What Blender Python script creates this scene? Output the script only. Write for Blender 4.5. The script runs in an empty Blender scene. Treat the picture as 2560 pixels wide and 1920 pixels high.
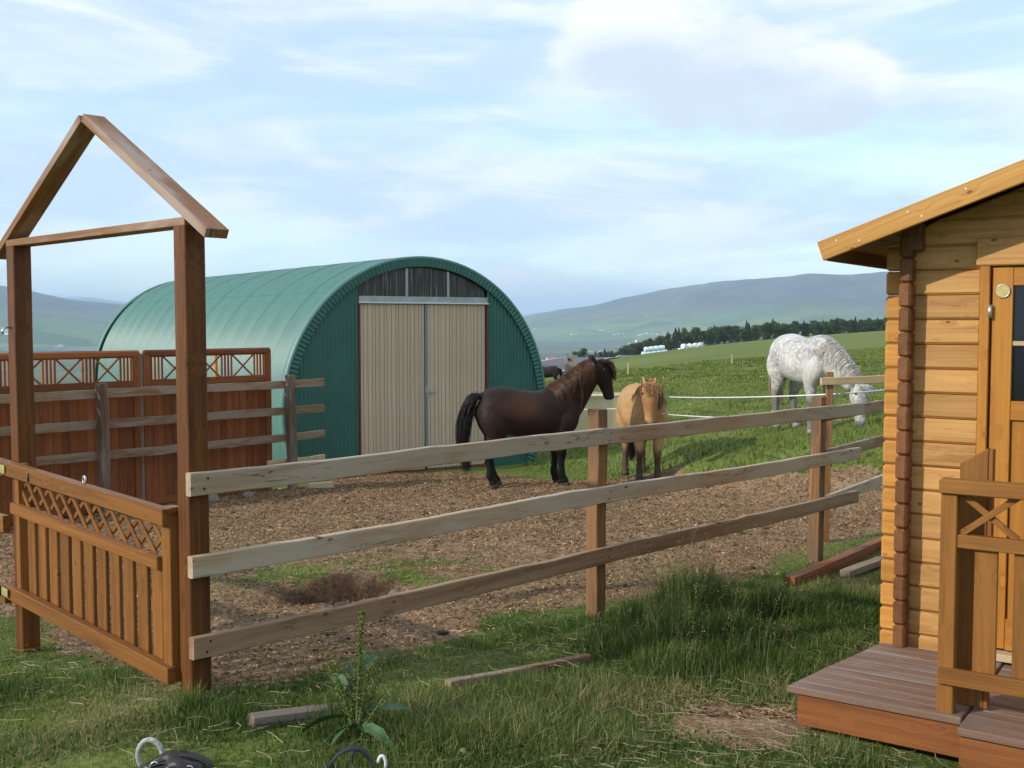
import bpy, bmesh, math, random
import numpy as np
from mathutils import Vector, Matrix

random.seed(7)
rng = np.random.default_rng(11)
SC = bpy.context.scene
COL = SC.collection
R = math.radians

# ------------------------------------------------------------------ camera
EYE = 1.65
cam_d = bpy.data.cameras.new('camera')
cam_d.sensor_width = 36.0
cam_d.lens = 36.0 * 2750.0 / 2560.0
cam_d.clip_start = 0.1
cam_d.clip_end = 40000.0
cam = bpy.data.objects.new('camera', cam_d)
COL.objects.link(cam)
cam.location = (0, 0, EYE)
cam.rotation_euler = (R(90) - math.atan(155.0 / 2750.0), 0, 0)
SC.camera = cam

# ------------------------------------------------------------------ light
SUN_H = Vector((-0.90, -0.43)).normalized()      # horizontal direction towards the sun
SUN_EL = R(27)
w = bpy.data.worlds.new('World')
SC.world = w
w.use_nodes = True
nt = w.node_tree
for n in list(nt.nodes):
    nt.nodes.remove(n)
N = nt.nodes.new
L = nt.links.new
out = N('ShaderNodeOutputWorld')
sky = N('ShaderNodeTexSky')
sky.sky_type = 'NISHITA'
sky.sun_disc = False
sky.sun_elevation = SUN_EL
sky.sun_rotation = math.atan2(SUN_H.x, SUN_H.y)
sky.altitude = 100
sky.air_density = 1.0
sky.dust_density = 0.0
sky.ozone_density = 2.0
skygain = N('ShaderNodeVectorMath'); skygain.operation = 'SCALE'; skygain.inputs['Scale'].default_value = 0.95
L(sky.outputs[0], skygain.inputs[0])
tc = N('ShaderNodeTexCoord')
# thin streaky veil
mp = N('ShaderNodeMapping'); mp.inputs['Scale'].default_value = (1.9, 1.9, 8.5); mp.inputs['Location'].default_value = (-4.28, 0.36, -1.34)
L(tc.outputs['Generated'], mp.inputs['Vector'])
n1 = N('ShaderNodeTexNoise'); n1.inputs['Scale'].default_value = 1.4; n1.inputs['Detail'].default_value = 10; n1.inputs['Roughness'].default_value = 0.58; n1.inputs['Distortion'].default_value = 0.3
L(mp.outputs[0], n1.inputs['Vector'])
r1 = N('ShaderNodeMapRange'); r1.inputs['From Min'].default_value = 0.36; r1.inputs['From Max'].default_value = 0.60
r1.inputs['To Min'].default_value = 0.35; r1.inputs['To Max'].default_value = 0.92; r1.interpolation_type = 'SMOOTHSTEP'
L(n1.outputs['Fac'], r1.inputs['Value'])
# veil brightness: white wisps among blue-grey ones
nb_ = N('ShaderNodeTexNoise'); nb_.inputs['Scale'].default_value = 2.6; nb_.inputs['Detail'].default_value = 9; nb_.inputs['Roughness'].default_value = 0.55; nb_.inputs['Distortion'].default_value = 0.4
L(mp.outputs[0], nb_.inputs['Vector'])
rb_ = N('ShaderNodeMapRange'); rb_.inputs['From Min'].default_value = 0.40; rb_.inputs['From Max'].default_value = 0.62; rb_.interpolation_type = 'SMOOTHSTEP'
L(nb_.outputs['Fac'], rb_.inputs['Value'])
vcol = N('ShaderNodeMix'); vcol.data_type = 'RGBA'
L(rb_.outputs[0], vcol.inputs[0]); vcol.inputs[6].default_value = (2.75, 3.4, 4.2, 1); vcol.inputs[7].default_value = (4.15, 4.35, 4.6, 1)
# puffy cumulus
mp2 = N('ShaderNodeMapping'); mp2.inputs['Scale'].default_value = (2.0, 2.6, 5.0); mp2.inputs['Location'].default_value = (4.97, 4.48, -4.59)
L(tc.outputs['Generated'], mp2.inputs['Vector'])
n2 = N('ShaderNodeTexNoise'); n2.inputs['Scale'].default_value = 1.5; n2.inputs['Detail'].default_value = 12; n2.inputs['Roughness'].default_value = 0.52
L(mp2.outputs[0], n2.inputs['Vector'])
r2 = N('ShaderNodeMapRange'); r2.inputs['From Min'].default_value = 0.535; r2.inputs['From Max'].default_value = 0.60; r2.interpolation_type = 'SMOOTHSTEP'
L(n2.outputs['Fac'], r2.inputs['Value'])
# lit tops and greyer bases: compare with the noise a little higher up
mp3 = N('ShaderNodeMapping'); mp3.inputs['Scale'].default_value = (2.0, 2.6, 5.0); mp3.inputs['Location'].default_value = (4.97, 4.48, -4.39)
L(tc.outputs['Generated'], mp3.inputs['Vector'])
n3 = N('ShaderNodeTexNoise'); n3.inputs['Scale'].default_value = 1.5; n3.inputs['Detail'].default_value = 6; n3.inputs['Roughness'].default_value = 0.5
L(mp3.outputs[0], n3.inputs['Vector'])
r3 = N('ShaderNodeMapRange'); r3.inputs['From Min'].default_value = 0.47; r3.inputs['From Max'].default_value = 0.62; r3.interpolation_type = 'SMOOTHSTEP'
L(n3.outputs['Fac'], r3.inputs['Value'])
ccol = N('ShaderNodeMix'); ccol.data_type = 'RGBA'
ccol.inputs[6].default_value = (4.3, 4.42, 4.6, 1); ccol.inputs[7].default_value = (3.0, 3.4, 4.0, 1)
L(r3.outputs[0], ccol.inputs[0])
mx1 = N('ShaderNodeMix'); mx1.data_type = 'RGBA'
L(r1.outputs[0], mx1.inputs[0]); L(skygain.outputs[0], mx1.inputs[6]); L(vcol.outputs[2], mx1.inputs[7])
mx2 = N('ShaderNodeMix'); mx2.data_type = 'RGBA'
L(r2.outputs[0], mx2.inputs[0]); L(mx1.outputs[2], mx2.inputs[6]); L(ccol.outputs[2], mx2.inputs[7])
bg = N('ShaderNodeBackground'); bg.inputs['Strength'].default_value = 0.15
L(mx2.outputs[2], bg.inputs['Color']); L(bg.outputs[0], out.inputs['Surface'])

sun_d = bpy.data.lights.new('sun', 'SUN')
sun_d.energy = 2.3
sun_d.angle = R(0.8)
sun_d.color = (1.0, 0.93, 0.82)
sun = bpy.data.objects.new('sun', sun_d)
COL.objects.link(sun)
sdir = Vector((SUN_H.x * math.cos(SUN_EL), SUN_H.y * math.cos(SUN_EL), math.sin(SUN_EL)))
sun.rotation_euler = sdir.to_track_quat('Z', 'Y').to_euler()
sun.location = (-20, -10, 30)

vs = SC.view_settings
vs.view_transform = 'Standard'
vs.look = 'None'
vs.exposure = 0.78
vs.gamma = 1.0
vs.use_curve_mapping = False
SC.cycles.max_bounces = 6
SC.cycles.volume_bounces = 1
SC.cycles.transparent_max_bounces = 8

# ------------------------------------------------------------------ helpers
def tag(o, label=None, cat=None, group=None, kind=None):
    if label: o['label'] = label
    if cat: o['category'] = cat
    if group: o['group'] = group
    if kind: o['kind'] = kind
    return o

def root(name, loc, label, cat, group=None, rotz=0.0):
    o = bpy.data.objects.new(name, None)
    o.empty_display_size = 0.2
    COL.objects.link(o)
    o.location = loc
    o.rotation_euler = (0, 0, rotz)
    tag(o, label, cat, group)
    return o

def mw(o):
    m = Matrix.LocRotScale(o.location, o.rotation_euler, o.scale)
    return (mw(o.parent) @ m) if o.parent else m

def link(name, me, mat=None, parent=None, world=None):
    o = bpy.data.objects.new(name, me)
    COL.objects.link(o)
    if mat is not None and len(me.materials) == 0:
        me.materials.append(mat)
    elif mat is not None and me.materials[0] != mat:
        o.data = me = me.copy(); me.materials.clear(); me.materials.append(mat)
    wm = world if world is not None else Matrix.Identity(4)
    if parent is not None:
        o.parent = parent
        wm = mw(parent).inverted() @ wm
    loc, rot, scl = wm.decompose()
    o.location = loc; o.rotation_euler = rot.to_euler(); o.scale = scl
    return o

def mesh(name, v, f, smooth=False):
    me = bpy.data.meshes.new(name)
    me.from_pydata([tuple(map(float, p)) for p in v], [], f)
    me.update()
    if smooth:
        me.polygons.foreach_set('use_smooth', [True] * len(me.polygons))
    return me

def tri_mesh(name, V, T):
    """fast mesh from numpy arrays, T triangles or quads"""
    V = np.ascontiguousarray(V, dtype=np.float32); T = np.ascontiguousarray(T, dtype=np.int32)
    k = T.shape[1]
    me = bpy.data.meshes.new(name)
    me.vertices.add(len(V)); me.vertices.foreach_set('co', V.ravel())
    me.loops.add(T.size); me.loops.foreach_set('vertex_index', T.ravel())
    me.polygons.add(len(T))
    me.polygons.foreach_set('loop_start', np.arange(0, T.size, k, dtype=np.int32))
    me.polygons.foreach_set('loop_total', np.full(len(T), k, dtype=np.int32))
    me.update(calc_edges=True)
    return me

def attr(me, name, arr):
    a = me.attributes.new(name, 'FLOAT', 'POINT')
    a.data.foreach_set('value', np.ascontiguousarray(arr, dtype=np.float32))

_bx = {}
def box_mesh(l, wd, t, bev=0.003, seg=1):
    k = (round(l, 4), round(wd, 4), round(t, 4), round(bev, 4), seg)
    if k in _bx:
        return _bx[k]
    bm = bmesh.new()
    bmesh.ops.create_cube(bm, size=1.0)
    for v in bm.verts:
        v.co = Vector((v.co.x * l, v.co.y * wd, v.co.z * t))
    if bev > 0:
        bmesh.ops.bevel(bm, geom=bm.edges[:], offset=bev, segments=seg, affect='EDGES', profile=0.6)
    me = bpy.data.meshes.new('board')
    bm.to_mesh(me); bm.free()
    _bx[k] = me
    return me

def axes(a, b, side):
    a = Vector(a); b = Vector(b)
    x = (b - a); l = x.length; x.normalize()
    s = Vector(side); y = (s - x * s.dot(x)).normalized()
    z = x.cross(y)
    m = Matrix((x, y, z)).transposed().to_4x4()
    m.translation = (a + b) / 2
    return l, m

def board(name, parent, mat, a, b, wd, t, side, bev=0.003):
    """box from a to b; wd is its size along `side`, t along the third axis"""
    l, m = axes(a, b, side)
    return link(name, box_mesh(l, wd, t, bev), mat, parent, m)

def plank(name, parent, mat, a, b, wd, t, side, nseg=14, wob=0.004, seed=0):
    """long weathered plank: own mesh, slightly uneven edges"""
    l, m = axes(a, b, side)
    rg = np.random.default_rng(seed)
    V = []; F = []
    c = 0.004
    prof = [(-.5, -.5, 1, 1)]
    P = [(-wd/2+c, -t/2), (wd/2-c, -t/2), (wd/2, -t/2+c), (wd/2, t/2-c), (wd/2-c, t/2), (-wd/2+c, t/2), (-wd/2, t/2-c), (-wd/2, -t/2+c)]
    w1 = np.cumsum(rg.normal(0, 1, nseg+1)); w1 -= np.linspace(w1[0], w1[-1], nseg+1); w1 = np.convolve(np.pad(w1, 3, mode='edge'), np.ones(7)/7, 'valid'); w1 *= wob*.7/max(1e-6, np.abs(w1).max())
    e1 = rg.normal(0, wob*.12, nseg+1); e2 = rg.normal(0, wob*.12, nseg+1); tz = rg.normal(0, wob*.25, nseg+1)
    for i in range(nseg+1):
        x = -l/2 + l*i/nseg
        for (py, pz) in P:
            V.append((x, py + w1[i] + (e1[i] if py > 0 else e2[i]), pz + tz[i]))
    for i in range(nseg):
        for j in range(8):
            k = (j+1) % 8
            F.append((i*8+j, i*8+k, (i+1)*8+k, (i+1)*8+j))
    F.append(tuple(range(7, -1, -1))); F.append(tuple(nseg*8 + j for j in range(8)))
    me = mesh('plank', V, F)
    bm = bmesh.new(); bm.from_mesh(me); bmesh.ops.recalc_face_normals(bm, faces=bm.faces); bm.to_mesh(me); bm.free()
    return link(name, me, mat, parent, m)

def tube(pts, rad, n=8, cap=True):
    V = []; F = []
    P = [Vector(p) for p in pts]
    prev = None
    for i, p in enumerate(P):
        t = (P[min(i+1, len(P)-1)] - P[max(i-1, 0)]).normalized()
        a = prev if prev is not None else (Vector((0, 0, 1)) if abs(t.z) < .9 else Vector((1, 0, 0)))
        a = (a - t*a.dot(t)).normalized(); prev = a
        b = t.cross(a)
        r = rad[i] if hasattr(rad, '__len__') else rad
        for k in range(n):
            th = 2*math.pi*k/n
            V.append(p + (a*math.cos(th) + b*math.sin(th))*r)
    for i in range(len(P)-1):
        for k in range(n):
            F.append((i*n+k, i*n+(k+1) % n, (i+1)*n+(k+1) % n, (i+1)*n+k))
    if cap:
        F.append(tuple(range(n-1, -1, -1))); F.append(tuple((len(P)-1)*n+k for k in range(n)))
    return V, F

class Frame:
    def __init__(s, o, ang):
        s.o = Vector((o[0], o[1])); s.u = Vector((math.cos(ang), math.sin(ang))); s.v = Vector((-s.u.y, s.u.x)); s.ang = ang
        s.U = Vector((s.u.x, s.u.y, 0)); s.V = Vector((s.v.x, s.v.y, 0))
    def p(s, u, v, z):
        q = s.o + s.u*u + s.v*v
        return Vector((q.x, q.y, z))
    def m(s, u=0, v=0, z=0):
        mm = Matrix.Rotation(s.ang, 4, 'Z'); mm.translation = s.p(u, v, z); return mm

# numpy value noise -------------------------------------------------
def vnoise(x, y, seed=0):
    xi = np.floor(x).astype(np.int64); yi = np.floor(y).astype(np.int64)
    fx = x - xi; fy = y - yi
    fx = fx*fx*(3-2*fx); fy = fy*fy*(3-2*fy)
    def h(a, b):
        n = (a*374761393 + b*668265263 + seed*974711) & 0x7fffffff
        n = ((n ^ (n >> 13))*1274126177) & 0x7fffffff
        n = n ^ (n >> 16)
        return (n & 0xffff)/65535.0
    return (h(xi, yi)*(1-fx)+h(xi+1, yi)*fx)*(1-fy) + (h(xi, yi+1)*(1-fx)+h(xi+1, yi+1)*fx)*fy
def fbm(x, y, seed=0, oct=4):
    s = 0; a = .5
    for i in range(oct):
        s = s + a*(vnoise(x*2**i, y*2**i, seed+i*17)-.5); a *= .5
    return s*2
def sstep(a, b, x):
    t = np.clip((x-a)/(b-a), 0, 1); return t*t*(3-2*t)

# ------------------------------------------------------------------ materials
def newmat(name):
    m = bpy.data.materials.new(name); m.use_nodes = True
    t = m.node_tree
    b = t.nodes['Principled BSDF']
    return m, t, b

def ramp(t, fac, stops):
    r = t.nodes.new('ShaderNodeValToRGB')
    e = r.color_ramp.elements
    while len(e) < len(stops): e.new(0.5)
    for i, (p, c) in enumerate(stops):
        e[i].position = p; e[i].color = (c[0], c[1], c[2], 1)
    t.links.new(fac, r.inputs[0])
    return r.outputs[0]

def mixc(t, fac, a, b, mode='MIX'):
    m = t.nodes.new('ShaderNodeMix'); m.data_type = 'RGBA'; m.blend_type = mode
    for s, v in ((0, fac), (6, a), (7, b)):
        if hasattr(v, 'is_output'): t.links.new(v, m.inputs[s])
        elif s == 0: m.inputs[0].default_value = v
        else: m.inputs[s].default_value = (v[0], v[1], v[2], 1)
    return m.outputs[2]

def noise(t, vec, scale, detail=4, rough=.55, dist=0.0):
    n = t.nodes.new('ShaderNodeTexNoise')
    n.inputs['Scale'].default_value = scale; n.inputs['Detail'].default_value = detail
    n.inputs['Roughness'].default_value = rough; n.inputs['Distortion'].default_value = dist
    if vec is not None: t.links.new(vec, n.inputs['Vector'])
    return n.outputs['Fac']

def mapr(t, v, a, b, c=0., d=1., smooth=True):
    m = t.nodes.new('ShaderNodeMapRange'); m.inputs[1].default_value = a; m.inputs[2].default_value = b
    m.inputs[3].default_value = c; m.inputs[4].default_value = d
    if smooth: m.interpolation_type = 'SMOOTHSTEP'
    t.links.new(v, m.inputs[0]); return m.outputs[0]

def math_(t, op, a, b=None):
    m = t.nodes.new('ShaderNodeMath'); m.operation = op
    for i, v in enumerate((a, b)):
        if v is None: continue
        if hasattr(v, 'is_output'): t.links.new(v, m.inputs[i])
        else: m.inputs[i].default_value = v
    return m.outputs[0]

def mapping(t, vec, scale=(1, 1, 1), loc=(0, 0, 0)):
    m = t.nodes.new('ShaderNodeMapping'); m.inputs['Scale'].default_value = scale; m.inputs['Location'].default_value = loc
    t.links.new(vec, m.inputs['Vector']); return m.outputs[0]

def bump(t, b, h, strength=.3, dist=.01):
    n = t.nodes.new('ShaderNodeBump'); n.inputs['Strength'].default_value = strength; n.inputs['Distance'].default_value = dist
    t.links.new(h, n.inputs['Height']); t.links.new(n.outputs[0], b.inputs['Normal'])

def wood(name, dark, light, rough=.6, knots=.5, vary=.25, grey=None, greyamt=0.0, grain=1.0, knotscale=1.0, dirt=0.0, cracks=0.0):
    m, t, b = newmat(name)
    co = t.nodes.new('ShaderNodeTexCoord').outputs['Object']
    oi = t.nodes.new('ShaderNodeObjectInfo')
    off = t.nodes.new('ShaderNodeVectorMath'); off.operation = 'SCALE'; off.inputs[0].default_value = (31.7, 17.3, 23.9)
    t.links.new(oi.outputs['Random'], off.inputs['Scale'])
    ad = t.nodes.new('ShaderNodeVectorMath'); ad.operation = 'ADD'
    t.links.new(co, ad.inputs[0]); t.links.new(off.outputs[0], ad.inputs[1])
    v = ad.outputs[0]
    # knots bend the grain
    vo = t.nodes.new('ShaderNodeTexVoronoi'); vo.inputs['Scale'].default_value = 1.0; vo.inputs['Randomness'].default_value = 1.0
    t.links.new(mapping(t, v, (6.5*knotscale, 13*knotscale, 0)), vo.inputs['Vector'])
    kd = vo.outputs['Distance']
    near = mapr(t, kd, 0.0, 0.42, 1.0, 0.0)
    warp = t.nodes.new('ShaderNodeVectorMath'); warp.operation = 'ADD'
    cmb = t.nodes.new('ShaderNodeCombineXYZ'); t.links.new(math_(t, 'MULTIPLY', near, .035), cmb.inputs[1]); t.links.new(math_(t, 'MULTIPLY', near, .035), cmb.inputs[2])
    t.links.new(v, warp.inputs[0]); t.links.new(cmb.outputs[0], warp.inputs[1])
    vv = warp.outputs[0]
    g1 = noise(t, mapping(t, vv, (.9*grain, 22*grain, 22*grain)), 1.0, 5, .6, .8)
    g2 = noise(t, mapping(t, vv, (3*grain, 160*grain, 160*grain)), 1.0, 3, .6, .2)
    g = math_(t, 'ADD', math_(t, 'MULTIPLY', g1, .72), math_(t, 'MULTIPLY', g2, .28))
    c = ramp(t, g, [(.30, dark), (.5, [(a*.45+bb*.55) for a, bb in zip(dark, light)]), (.68, light)])
    if grey is not None:
        n = noise(t, mapping(t, v, (1.4, 7, 7)), 1.0, 5, .6, .4)
        f = mapr(t, n, .62-greyamt*.5, .82-greyamt*.5)
        c = mixc(t, f, c, grey)
    kf = mapr(t, kd, .05, .105, knots, 0.0)
    c = mixc(t, kf, c, [x*.28 for x in dark])
    if cracks > 0:
        n = noise(t, mapping(t, vv, (1.1, 16, 16), (3, 5, 7)), 1.0, 3, .55, .3)
        cf = mapr(t, math_(t, 'ABSOLUTE', math_(t, 'SUBTRACT', n, .47)), .0025, .008, cracks, 0)
        n2_ = noise(t, mapping(t, v, (1.6, 3, 3), (9, 1, 2)), 1.0, 2, .5)
        c = mixc(t, math_(t, 'MULTIPLY', cf, mapr(t, n2_, .48, .56)), c, [x*.22 for x in dark])
    if dirt > 0:
        n = noise(t, mapping(t, v, (5, 9, 9)), 1.0, 5, .65)
        c = mixc(t, mapr(t, n, .55, .75, 0, dirt), c, (.05, .045, .035))
    hs = t.nodes.new('ShaderNodeHueSaturation')
    t.links.new(c, hs.inputs['Color'])
    t.links.new(mapr(t, oi.outputs['Random'], 0, 1, 1-vary, 1+vary, False), hs.inputs['Value'])
    t.links.new(hs.outputs[0], b.inputs['Base Color'])
    t.links.new(mapr(t, g1, .3, .7, rough+.1, rough-.08), b.inputs['Roughness'])
    b.inputs['Specular IOR Level'].default_value = .3
    bump(t, b, g, .25, .004)
    return m

def plain(name, col, rough=.6, metal=0., var=.12, scale=6., bumpy=0., spec=.5, col2=None):
    m, t, b = newmat(name)
    co = t.nodes.new('ShaderNodeTexCoord').outputs['Object']
    n = noise(t, co, scale, 6, .6)
    c2 = col2 if col2 else [x*(1+var) for x in col]
    c1 = [x*(1-var) for x in col]
    t.links.new(ramp(t, n, [(.32, c1), (.68, c2)]), b.inputs['Base Color'])
    b.inputs['Roughness'].default_value = rough; b.inputs['Metallic'].default_value = metal
    b.inputs['Specular IOR Level'].default_value = spec
    if bumpy: bump(t, b, noise(t, co, scale*4, 5, .6), bumpy, .01)
    return m

M = {}
M['stain'] = wood('brown_stained_wood', (.050, .015, .004), (.20, .072, .015), .5, .6, .10, dirt=.15)
M['stain_gate'] = wood('orange_brown_stained_wood', (.11, .036, .007), (.29, .118, .024), .55, .6, .16, dirt=.15)
M['rafter'] = wood('worn_stained_wood', (.14, .058, .022), (.31, .155, .066), .6, .7, .1, grey=(.34, .25, .19), greyamt=.38)
M['rail_low'] = wood('brown_grained_rail', (.17, .085, .040), (.40, .27, .165), .7, .7, .05, knotscale=.6, grain=.55, cracks=.4)
M['rail'] = wood('weathered_grey_rail', (.29, .19, .105), (.49, .365, .24), .75, .85, .08, grey=(.44, .36, .265), greyamt=.5, knotscale=.7, cracks=.8)
M['rail_old'] = wood('weathered_brown_rail', (.14, .072, .034), (.32, .195, .105), .8, .7, .15, grey=(.30, .225, .155), greyamt=.45, cracks=.7)
M['post'] = wood('split_orange_post', (.12, .05, .016), (.38, .20, .08), .65, .6, .15, grey=(.16, .10, .06), greyamt=.35)
M['post_old'] = wood('old_brown_post', (.07, .04, .024), (.17, .105, .065), .85, .5, .15, grey=(.2, .16, .12), greyamt=.4)
M['post_grey'] = wood('grey_dry_post', (.16, .14, .12), (.33, .30, .27), .85, .5, .1)
M['red'] = wood('red_brown_fence_board', (.15, .038, .009), (.34, .105, .026), .6, .4, .28, dirt=.1)
M['log'] = wood('honey_log', (.35, .158, .043), (.60, .335, .112), .5, .9, .14, knotscale=1.0, cracks=.3)
M['log_end'] = wood('dark_log_end', (.115, .045, .015), (.22, .092, .032), .6, .3, .2, cracks=.5)
M['log_stub'] = wood('amber_log_stub', (.38, .15, .026), (.62, .30, .065), .5, .6, .12)
M['barge'] = wood('golden_bargeboard', (.35, .15, .026), (.62, .33, .08), .5, .8, .05, knotscale=.9)
M['door'] = wood('amber_door_wood', (.28, .10, .013), (.49, .215, .034), .45, .5, .1)
M['soffit'] = wood('dark_soffit_wood', (.11, .05, .02), (.2, .10, .045), .6, .4, .15)
M['deck'] = wood('weathered_deck', (.145, .082, .054), (.235, .148, .102), .65, .3, .10, grey=(.235, .175, .14), greyamt=.35, dirt=.25)
M['fascia'] = wood('red_brown_fascia', (.16, .048, .014), (.31, .115, .032), .6, .5, .1, dirt=.25)
M['railing'] = wood('amber_railing', (.14, .050, .009), (.33, .14, .028), .55, .75, .12, dirt=.2)
M['pale'] = wood('pale_cut_timber', (.40, .30, .16), (.58, .45, .27), .75, .4, .1)
M['bark'] = wood('grey_log', (.11, .085, .06), (.22, .18, .14), .9, .4, .15)
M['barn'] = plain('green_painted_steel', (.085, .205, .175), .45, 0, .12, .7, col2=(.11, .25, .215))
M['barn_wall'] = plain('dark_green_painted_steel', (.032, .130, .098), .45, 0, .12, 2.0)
def beige_mat():
    m, t, b = newmat('beige_painted_board')
    co = t.nodes.new('ShaderNodeTexCoord').outputs['Object']
    oi = t.nodes.new('ShaderNodeObjectInfo')
    n = noise(t, mapping(t, co, (.8, 9, 9)), 1.0, 5, .6); n2 = noise(t, co, 1.3, 4, .6)
    c = ramp(t, math_(t, 'ADD', math_(t, 'MULTIPLY', n, .6), math_(t, 'MULTIPLY', n2, .4)), [(.33, (.50, .385, .26)), (.6, (.61, .475, .325)), (.75, (.65, .515, .36))])
    hs = t.nodes.new('ShaderNodeHueSaturation'); t.links.new(c, hs.inputs['Color'])
    t.links.new(mapr(t, oi.outputs['Random'], 0, 1, .94, 1.05, False), hs.inputs['Value'])
    t.links.new(hs.outputs[0], b.inputs['Base Color']); b.inputs['Roughness'].default_value = .6
    return m
M['beige'] = beige_mat()
M['galv'] = plain('galvanised_steel', (.42, .45, .46), .42, .6, .15, 8)
M['tealstrip'] = plain('blue_grey_steel_strip', (.17, .25, .26), .45, .2, .1, 5)
M['white_paint'] = plain('white_paint', (.72, .72, .70), .55, 0, .05, 5)
M['redpaint'] = plain('red_brown_paint', (.16, .035, .022), .65, 0, .2, 5)
M['blackmetal'] = plain('black_metal', (.02, .02, .02), .4, .3, .2, 9)
M['leather'] = plain('dark_leather', (.022, .017, .016), .42, 0, .35, 14, .25)
M['webbing'] = plain('blue_black_webbing', (.018, .022, .032), .65, 0, .25, 30, .3)
M['rope'] = plain('grey_white_rope', (.42, .42, .38), .9, 0, .3, 60, .6)
M['brass'] = plain('brass_badge', (.52, .44, .16), .4, .2, .25, 30)
M['zinc'] = plain('zinc_plated', (.55, .55, .52), .35, .8, .1, 10)
M['yzinc'] = plain('yellow_zinc_hinge', (.42, .40, .17), .5, .3, .2, 14)
M['cream'] = plain('cream_plastic', (.80, .66, .36), .55, 0, .08, 3)
M['concrete'] = plain('grey_concrete', (.20, .165, .13), .9, 0, .2, 5, .4)
M['bale'] = plain('white_bale_film', (.80, .81, .83), .4, 0, .06, 3, .3)
M['baleblue'] = plain('pale_green_bale_film', (.62, .74, .76), .4, 0, .06, 3, .3)
M['baleblack'] = plain('black_bale_film', (.03, .03, .035), .4, 0, .2, 3)
M['housewall'] = plain('white_house_wall', (.78, .78, .76), .7, 0, .05, 1)
M['houseroof'] = plain('grey_house_roof', (.25, .25, .26), .6, 0, .1, 1)
M['roofred'] = plain('red_house_roof', (.36, .09, .06), .6, 0, .1, 1)
M['asphalt'] = plain('asphalt', (.11, .11, .115), .85, 0, .15, 2)
M['wire'] = plain('white_tape_wire', (.75, .75, .72), .5, 0, .05, 4)
M['orange'] = plain('orange_pole', (.62, .22, .03), .5, 0, .1, 4)
M['darkin'] = plain('dark_interior', (.012, .012, .013), .9, 0, .1, 4)

def glassy(name, col, rough=.06, alpha=None):
    m, t, b = newmat(name)
    b.inputs['Base Color'].default_value = (*col, 1); b.inputs['Roughness'].default_value = rough
    b.inputs['Specular IOR Level'].default_value = .6
    return m
M['glass'] = glassy('dark_window_glass', (.008, .009, .012))

def trans_mat():
    m, t, b = newmat('grimy_translucent_sheet')
    co = t.nodes.new('ShaderNodeTexCoord').outputs['Object']
    n = noise(t, mapping(t, co, (26, 1, .9)), 1.0, 4, .7)
    t.links.new(ramp(t, n, [(.36, (.012, .012, .012)), (.52, (.05, .05, .048)), (.66, (.22, .22, .21))]), b.inputs['Base Color'])
    b.inputs['Roughness'].default_value = .3
    return m
M['transom'] = trans_mat()

# ------------------------------------------------------------------ terrain height
CP = np.array([(-1.36,4.75,-.02),(.57,6.67,-.18),(2.47,8.61,-.27),(-2.65,6.05,-.21),(-3.38,16.5,-.88),(-6.2,13.2,-.87),(-5.2,14.5,-.86),
(-.23,15.4,-.70),(.69,15.7,-.69),(2.0,16.6,-.72),(1.76,17.6,-.82),(-2.64,18.95,-1.01),(-1.59,19.7,-1.03),(.55,21.5,-1.03),
(4.44,16.0,.058),(4.47,17.0,.058),
(2.53,15.8,-.60),(2.6,16.25,-.47),(3.15,14.0,-.37),(3.25,14.4,-.21),(4.10,13.0,-.21),(4.2,13.4,-.02),(6.0,11.5,0.0),(6.1,12,.12),
(3.5,10.5,-.27),(2.0,11,-.36),(0,11,-.42),(-2,10,-.42),(-4,10,-.55),(-1.2,7.5,-.22),(.2,8.4,-.27),
(1.15,4.72,-.15),(1.8,4.25,-.16),(2.6,6.5,-.17),(0,3.6,.0),(-1.5,3.6,.0),(1.2,3.6,-.03),(-4,4,-.05),(5,4,-.05),(0,0,0),(-5,0,0),(5,0,0),(0,-8,.1),(-10,-8,.1),(10,-8,.2),
(4.59,30,-.59),(9.51,30,-.315),(2.57,32,-.74),(7.65,50,-.986),(15.83,50,-.53),(3.85,48,-1.14),(11.46,75,-1.43),(16.9,75,-.99),(24.1,72,-.52),(6.0,75,-1.98),
(27.8,190,-5.67),(37.8,260,-5.8),(46.4,240,-5.67),(56.9,170,-2.24),(103.5,300,-1.07),(67.6,300,-3.47),(48.9,320,-6.13),(33.6,330,-9.6),
(4.8,110,-3.15),(12.8,160,-4.4),(27.9,240,-5.85),(11.6,200,-7.2),
(-6,24,-1.9),(-10,30,-2.9),(-12,18,-2.0),(-15,10,-1.4),(-25,40,-6.5),(-12,60,-5.0),(-40,100,-17),(-15,120,-9),(-70,200,-34),(-20,200,-16),(10,300,-15),(-60,330,-40),(-140,120,-34),(-40,20,-5),(-40,-10,-3),
(40,10,2.0),(40,60,1.6),(90,60,5),(120,160,4),(140,320,3.5),(180,300,8),(40,-10,2.5),(100,420,-4),(40,420,-18),(160,420,4)])
def _U(r2):
    return np.where(r2 > 1e-12, r2*np.log(np.maximum(r2, 1e-12)), 0.0)
_cx, _cy, _cz = CP.T
_n = len(CP)
_K = _U((_cx[:, None]-_cx[None])**2 + (_cy[:, None]-_cy[None])**2)
_A = np.zeros((_n+3, _n+3)); _A[:_n, :_n] = _K + np.eye(_n)*.02
_A[:_n, _n] = 1; _A[:_n, _n+1] = _cx; _A[:_n, _n+2] = _cy; _A[_n:, :_n] = _A[:_n, _n:].T
_sol = np.linalg.solve(_A, np.concatenate([_cz, np.zeros(3)]))
HOLE = (-1.18, 7.75)
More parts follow.
